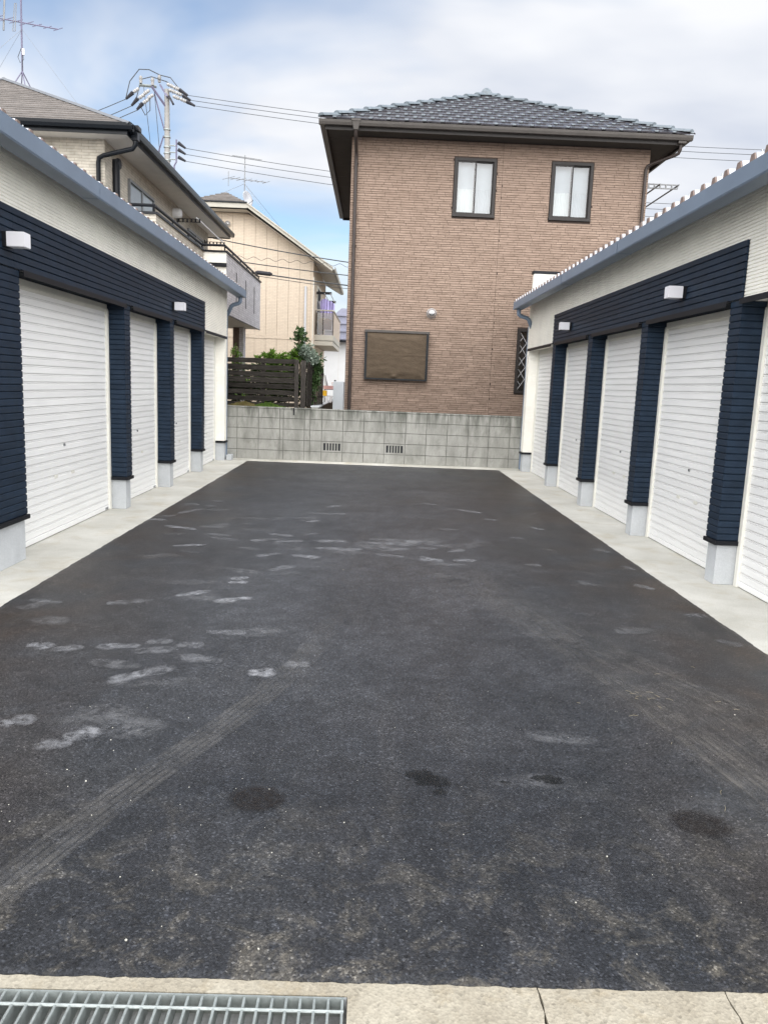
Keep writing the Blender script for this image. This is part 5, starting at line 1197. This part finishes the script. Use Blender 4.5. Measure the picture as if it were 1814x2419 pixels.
def f_track(n, l, uv, pos, oi):
    s = n.new('ShaderNodeSeparateXYZ'); l.new(uv, s.inputs[0]); u, v = s.outputs[0], s.outputs[1]
    edge = nramp(n, l, u, [(0.0, 0.0), (0.12, 1.0), (0.88, 1.0), (1.0, 0.0)])
    gr = nramp(n, l, nmath(n, l, 'FRACT', nmath(n, l, 'MULTIPLY', u, 5.0)), [(0.02, 0.25), (0.25, 1.0), (0.75, 1.0), (0.98, 0.25)])
    ends = nramp(n, l, v, [(0.0, 0.9), (0.5, 0.75), (0.8, 0.25), (1.0, 0.0)])
    br = nramp(n, l, nnoise(n, l, pos, 6, 6, 0.75), [(0.34, 0.0), (0.66, 1.0)])
    return nmath(n, l, 'MULTIPLY', nmath(n, l, 'MULTIPLY', edge, gr), nmath(n, l, 'MULTIPLY', nmath(n, l, 'MULTIPLY', ends, br), 0.22), True)
decal_mat('tyre_dust', f_track, (0.26, 0.25, 0.235))
def f_faint(n, l, uv, pos, oi):
    s = n.new('ShaderNodeSeparateXYZ'); l.new(uv, s.inputs[0]); u, v = s.outputs[0], s.outputs[1]
    edge = nramp(n, l, u, [(0.0, 0.0), (0.3, 1.0), (0.7, 1.0), (1.0, 0.0)])
    lines = nramp(n, l, nnoise(n, l, nmap(n, l, uv, (26, 1.2, 1)), 1.0, 4, 0.6), [(0.38, 0.0), (0.62, 1.0)])
    ends = nramp(n, l, v, [(0.0, 0.0), (0.15, 1.0), (0.7, 0.7), (1.0, 0.0)])
    br = nramp(n, l, nnoise(n, l, pos, 7, 6, 0.7), [(0.35, 0.1), (0.7, 1.0)])
    return nmath(n, l, 'MULTIPLY', nmath(n, l, 'MULTIPLY', edge, lines), nmath(n, l, 'MULTIPLY', nmath(n, l, 'MULTIPLY', ends, br), 0.34), True)
decal_mat('tyre_scuff', f_faint, (0.21, 0.195, 0.175))
def f_wet(n, l, uv, pos, oi):
    s = n.new('ShaderNodeSeparateXYZ'); l.new(uv, s.inputs[0]); u, v = s.outputs[0], s.outputs[1]
    d = ell(n, l, u, v, 0.5, 0.5, 0.36, 0.34, 0.9)
    return nmath(n, l, 'MULTIPLY', nramp(n, l, nmath(n, l, 'ADD', d, nmath(n, l, 'MULTIPLY', nmath(n, l, 'SUBTRACT', nnoise(n, l, pos, 24, 6, 0.65), 0.5), 3.2)), [(0.55, 0.0), (0.66, 1.0)]), 0.6)
decal_mat('wet_spot', f_wet, (0.005, 0.0055, 0.0055), 0.5)
def f_scuff(n, l, uv, pos, oi):
    s = n.new('ShaderNodeSeparateXYZ'); l.new(uv, s.inputs[0]); u, v = s.outputs[0], s.outputs[1]
    wv = n.new('ShaderNodeTexWave'); wv.wave_type = 'RINGS'; wv.rings_direction = 'Z'; wv.inputs['Scale'].default_value = 3.4; wv.inputs['Distortion'].default_value = 2.5; l.new(nmap(n, l, uv, (1, 1, 1), (-.5, -.5, 0)), wv.inputs['Vector'])
    return nmath(n, l, 'MULTIPLY', ell(n, l, u, v, .5, .5, .40, .40, 0.3), nmath(n, l, 'MULTIPLY', nramp(n, l, nnoise(n, l, pos, 30, 5, .7), [(0.35, .25), (0.6, .8)]), nramp(n, l, wv.outputs['Fac'], [(0.2, 0.55), (0.8, 1.0)])), True)
decal_mat('brown_scuff', f_scuff, (0.012, 0.009, 0.008), 0.75)
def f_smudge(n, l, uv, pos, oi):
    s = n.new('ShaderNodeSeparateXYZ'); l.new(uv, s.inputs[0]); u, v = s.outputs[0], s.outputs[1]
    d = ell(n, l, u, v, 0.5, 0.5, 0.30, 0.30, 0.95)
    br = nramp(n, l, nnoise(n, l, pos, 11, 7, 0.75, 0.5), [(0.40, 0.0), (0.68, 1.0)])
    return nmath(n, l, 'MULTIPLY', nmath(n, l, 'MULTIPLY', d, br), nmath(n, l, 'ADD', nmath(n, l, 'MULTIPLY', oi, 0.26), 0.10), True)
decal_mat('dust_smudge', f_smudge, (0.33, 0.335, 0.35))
def quad_mesh(name, m):
    me = bpy.data.meshes.new(name); me.from_pydata([(-.5, -.5, 0), (.5, -.5, 0), (.5, .5, 0), (-.5, .5, 0)], [], [(0, 1, 2, 3)])
    uvl = me.uv_layers.new(name='UVMap'); 
    for i, c_ in enumerate(((0, 0), (1, 0), (1, 1), (0, 1))): uvl.data[i].uv = c_
    me.materials.append(MATS[m]); return me
fm = quad_mesh('footprint', 'dusty_print')
FP = [(-1.44, 7.24, -0.15, 0.27), (-1.35, 7.06, -0.34, 0.28), (-1.59, 6.72, 0.46, 0.28), (-1.03, 7.03, 0.11, 0.15), (-0.85, 7.33, -0.36, 0.26), (-0.75, 7.04, 0.29, 0.27), (-0.35, 7.12, 0.14, 0.27), (-0.37, 6.79, -0.01, 0.22), (-0.18, 6.77, 0.33, 0.24), (-0.87, 6.44, 0.72, 0.23), (-0.53, 6.43, -0.36, 0.25), (-0.69, 5.98, 0.89, 0.25), (-0.96, 5.62, 0.68, 0.14), (-0.95, 5.5, 0.46, 0.1), (-1.2, 5.16, 0.71, 0.24), (-0.9, 5.04, 0.53, 0.25), (0.14, 7.28, 0.05, 0.26), (0.11, 7.09, -0.09, 0.28), (0.42, 7.23, -0.12, 0.19), (0.63, 7.1, -0.45, 0.23), (0.53, 6.94, -0.15, 0.19), (0.19, 6.58, -0.29, 0.25), (0.32, 7.08, -0.94, 0.17), (0.27, 6.86, 0.28, 0.19), (0.54, 6.47, -0.1, 0.21), (0.54, 6.49, -0.91, 0.25), (0.83, 6.49, 0.16, 0.21), (0.82, 6.48, -0.55, 0.17), (0.8, 6.87, 0.66, 0.2), (-1.95, 7.55, -0.49, 0.19), (-1.8, 7.49, -0.47, 0.22), (-2.12, 9.02, 0.24, 0.18), (-2.08, 8.92, 0.65, 0.17), (-1.86, 8.9, 0.23, 0.09), (-1.88, 9.3, -0.32, 0.17), (-2.02, 8.48, 1.12, 0.33), (-2.16, 8.13, 0.87, 0.19), (-2.21, 7.9, -0.09, 0.18), (-0.44, 9.21, 0.87, 0.2), (-0.35, 8.67, 0.21, 0.08), (-0.61, 8.14, 0.82, 0.17), (-0.56, 7.43, 0.67, 0.12), (0.75, 9.67, -0.59, 0.2), (1.2, 9.2, -0.72, 0.35), (-2.14, 4.72, 0.56, 0.1), (-2.05, 4.82, 0.3, 0.15), (-2.12, 4.87, -0.11, 0.12), (-1.62, 4.87, 0.34, 0.12), (-1.49, 4.94, 0.46, 0.15), (-1.76, 4.02, -0.15, 0.12), (-1.6, 3.99, 0.22, 0.15), (-1.35, 4.05, 0.19, 0.22), (-1.14, 4.01, 0.23, 0.22), (-1.15, 4.15, 0.27, 0.11), (-0.88, 3.9, -0.13, 0.24), (-0.97, 4.11, 0.1, 0.13), (-0.81, 4.35, 0.02, 0.23), (-1.16, 3.62, 0.8, 0.21), (-1.07, 3.69, 0.67, 0.23), (-1.46, 3.09, 0.61, 0.14), (-1.23, 2.89, 0.22, 0.09), (-1.15, 2.99, 0.71, 0.12), (-0.52, 3.73, 0.09, 0.12), (-0.36, 3.86, 0.08, 0.08), (1.81, 8.17, -1.11, 0.18), (1.48, 7.58, -0.47, 0.1), (2.21, 7.11, -1.02, 0.19), (2.23, 6.42, -1.22, 0.17), (1.41, 6.4, -0.25, 0.11), (2.15, 5.77, -1.02, 0.19), (2.24, 5.03, 0.12, 0.12), (2.21, 4.46, -0.93, 0.15), (1.37, 8.65, -0.33, 0.15)]
Z0 = 0.0052
for i, (x, y, a_, l_) in enumerate(FP):
    flip = math.pi if i % 3 == 0 else 0
    link('footprint', fm, asphalt, (x, y, Z0+i*0.00004), (0, 0, a_+flip), (max(l_, .14)*1.12, R.uniform(.115, .15), 1))
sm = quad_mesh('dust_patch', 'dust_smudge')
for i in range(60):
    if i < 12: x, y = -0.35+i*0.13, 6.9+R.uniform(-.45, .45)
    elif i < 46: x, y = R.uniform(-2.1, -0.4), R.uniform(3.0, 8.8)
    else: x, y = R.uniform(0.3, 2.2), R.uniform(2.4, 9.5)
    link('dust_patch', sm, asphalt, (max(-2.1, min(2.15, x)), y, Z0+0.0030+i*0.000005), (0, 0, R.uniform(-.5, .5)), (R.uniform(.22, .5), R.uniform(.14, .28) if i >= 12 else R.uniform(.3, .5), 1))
def strip(name, pts, w, m, z):
    v, f, uv = [], [], []; n = len(pts); me = bpy.data.meshes.new(name)
    for k, p in enumerate(pts):
        d = Vector(pts[min(k+1, n-1)])-Vector(pts[max(k-1, 0)]); d.normalize(); nn = Vector((-d.y, d.x))*w/2
        v += [(p[0]-nn.x, p[1]-nn.y, z), (p[0]+nn.x, p[1]+nn.y, z)]; uv += [(0, k/(n-1)), (1, k/(n-1))]
    f = [(2*k, 2*k+2, 2*k+3, 2*k+1) for k in range(n-1)]
    me.from_pydata(v, [], f); ul = me.uv_layers.new(name='UVMap')
    for lp in me.loops: ul.data[lp.index].uv = uv[lp.vertex_index]
    me.materials.append(MATS[m]); return link(name, me, asphalt)
def curve(pts, n=40):
    out = []
    for k in range(n+1):
        t = k/n*(len(pts)-1); i = min(int(t), len(pts)-2); u = t-i
        p0, p1, p2, p3 = (Vector(pts[max(i-1, 0)]), Vector(pts[i]), Vector(pts[i+1]), Vector(pts[min(i+2, len(pts)-1)]))
        out.append(tuple(0.5*((2*p1)+(p2-p0)*u+(2*p0-5*p1+4*p2-p3)*u*u+(3*p1-p0-3*p2+p3)*u**3)))
    return out
strip('tyre_track', curve([(-1.05, 1.85), (-0.97, 2.15), (-0.80, 2.62), (-0.60, 3.1), (-0.44, 3.55), (-0.28, 4.2), (-0.15, 5.2), (-0.1, 6.0)]), 0.155, 'tyre_dust', Z0+0.0035)
strip('tyre_track', curve([(1.62, 2.2), (1.52, 2.7), (1.42, 3.2), (1.27, 3.85), (1.03, 4.75), (0.72, 5.6), (0.35, 6.6)]), 0.30, 'tyre_scuff', Z0+0.0037)
strip('tyre_track', curve([(1.75, 2.1), (1.66, 2.7), (1.55, 3.3), (1.35, 4.0)]), 0.55, 'tyre_scuff', Z0+0.0043)
strip('tyre_track', curve([(1.95, 3.0), (1.75, 3.5), (1.5, 4.0), (1.3, 4.5), (1.1, 5.2), (0.8, 6.2)]), 0.34, 'tyre_scuff', Z0+0.0039)
for x, y, sx_, sy_, a_, m in ((0.25, 2.71, 0.24, 0.15, -0.5, 'wet_spot'), (0.29, 2.615, 0.07, 0.06, 0, 'wet_spot'), (0.72, 2.73, 0.16, 0.10, 0, 'wet_spot'), (0.55, 2.70, 0.06, 0.05, 0, 'wet_spot'), (-0.365, 2.53, 0.235, 0.205, 0, 'brown_scuff'), (1.19, 2.455, 0.25, 0.19, -0.3, 'brown_scuff')):
    link('stain', quad_mesh('stain', m), asphalt, (x, y, Z0+0.0045), (0, 0, a_), (sx_, sy_, 1))
# bits of litter: pale chips and straw scraps
rl_ = random.Random(21)
q = MB(); q2 = MB()
spots = [(-1.02, 2.95), (-0.98, 2.86), (-1.05, 3.06), (-1.1, 2.7), (-1.0, 2.62), (-1.05, 2.58), (-0.85, 2.72), (-0.62, 2.6), (-0.45, 2.6), (-0.33, 2.6), (-1.15, 2.35), (-1.2, 2.45), (-0.9, 2.4), (-0.76, 3.18), (-0.8, 2.5), (-1.05, 1.92), (-0.98, 1.9), (-0.7, 2.08), (-0.05, 2.4), (-0.27, 2.22), (-0.48, 2.1), (0.35, 2.35), (0.8, 2.25), (0.64, 2.02), (1.75, 3.4), (-1.0, 5.4), (-1.95, 5.1), (-1.9, 5.05), (-0.2, 6.0), (1.4, 2.4), (-0.6, 1.82), (-0.25, 1.8)]
spots += [(rl_.uniform(-1.4, 1.4), rl_.uniform(1.8, 3.6)) for _ in range(160)]
for i, (x, y) in enumerate(spots):
    s_ = rl_.uniform(.0018, .0036) if i < 32 else rl_.uniform(.0008, .0017); a_ = rl_.uniform(0, 6.3)
    pts = [(x+math.cos(a_+k*1.256)*s_*rl_.uniform(.5, 1.3), y+math.sin(a_+k*1.256)*s_*rl_.uniform(.5, 1.3)) for k in range(5)]
    q.prism(pts, 'z', 0.004, 0.004+s_*rl_.uniform(.4, .8))
tag(q.build('litter_chips', 'litter', recalc=False), 'pale stone chips scattered over the dark asphalt', 'litter', kind='stuff')
for k in range(26):
    x, y = (rl_.gauss(1.42, .07), rl_.gauss(3.55, .06)) if k < 14 else (rl_.uniform(1.0, 1.9), rl_.uniform(2.5, 4.2))
    a_ = rl_.uniform(0, 6.3); l_ = rl_.uniform(.015, .05); b_ = a_+rl_.uniform(-.6, .6)
    q2.tube([(x, y, .006), (x+math.cos(a_)*l_*.5, y+math.sin(a_)*l_*.5, .008), (x+math.cos(a_)*l_*.5+math.cos(b_)*l_*.5, y+math.sin(a_)*l_*.5+math.sin(b_)*l_*.5, .006)], .0007, 4)
tag(q2.build('straw_scraps', 'straw', recalc=False), 'bits of dry straw lying on the asphalt at right', 'straw', kind='stuff')
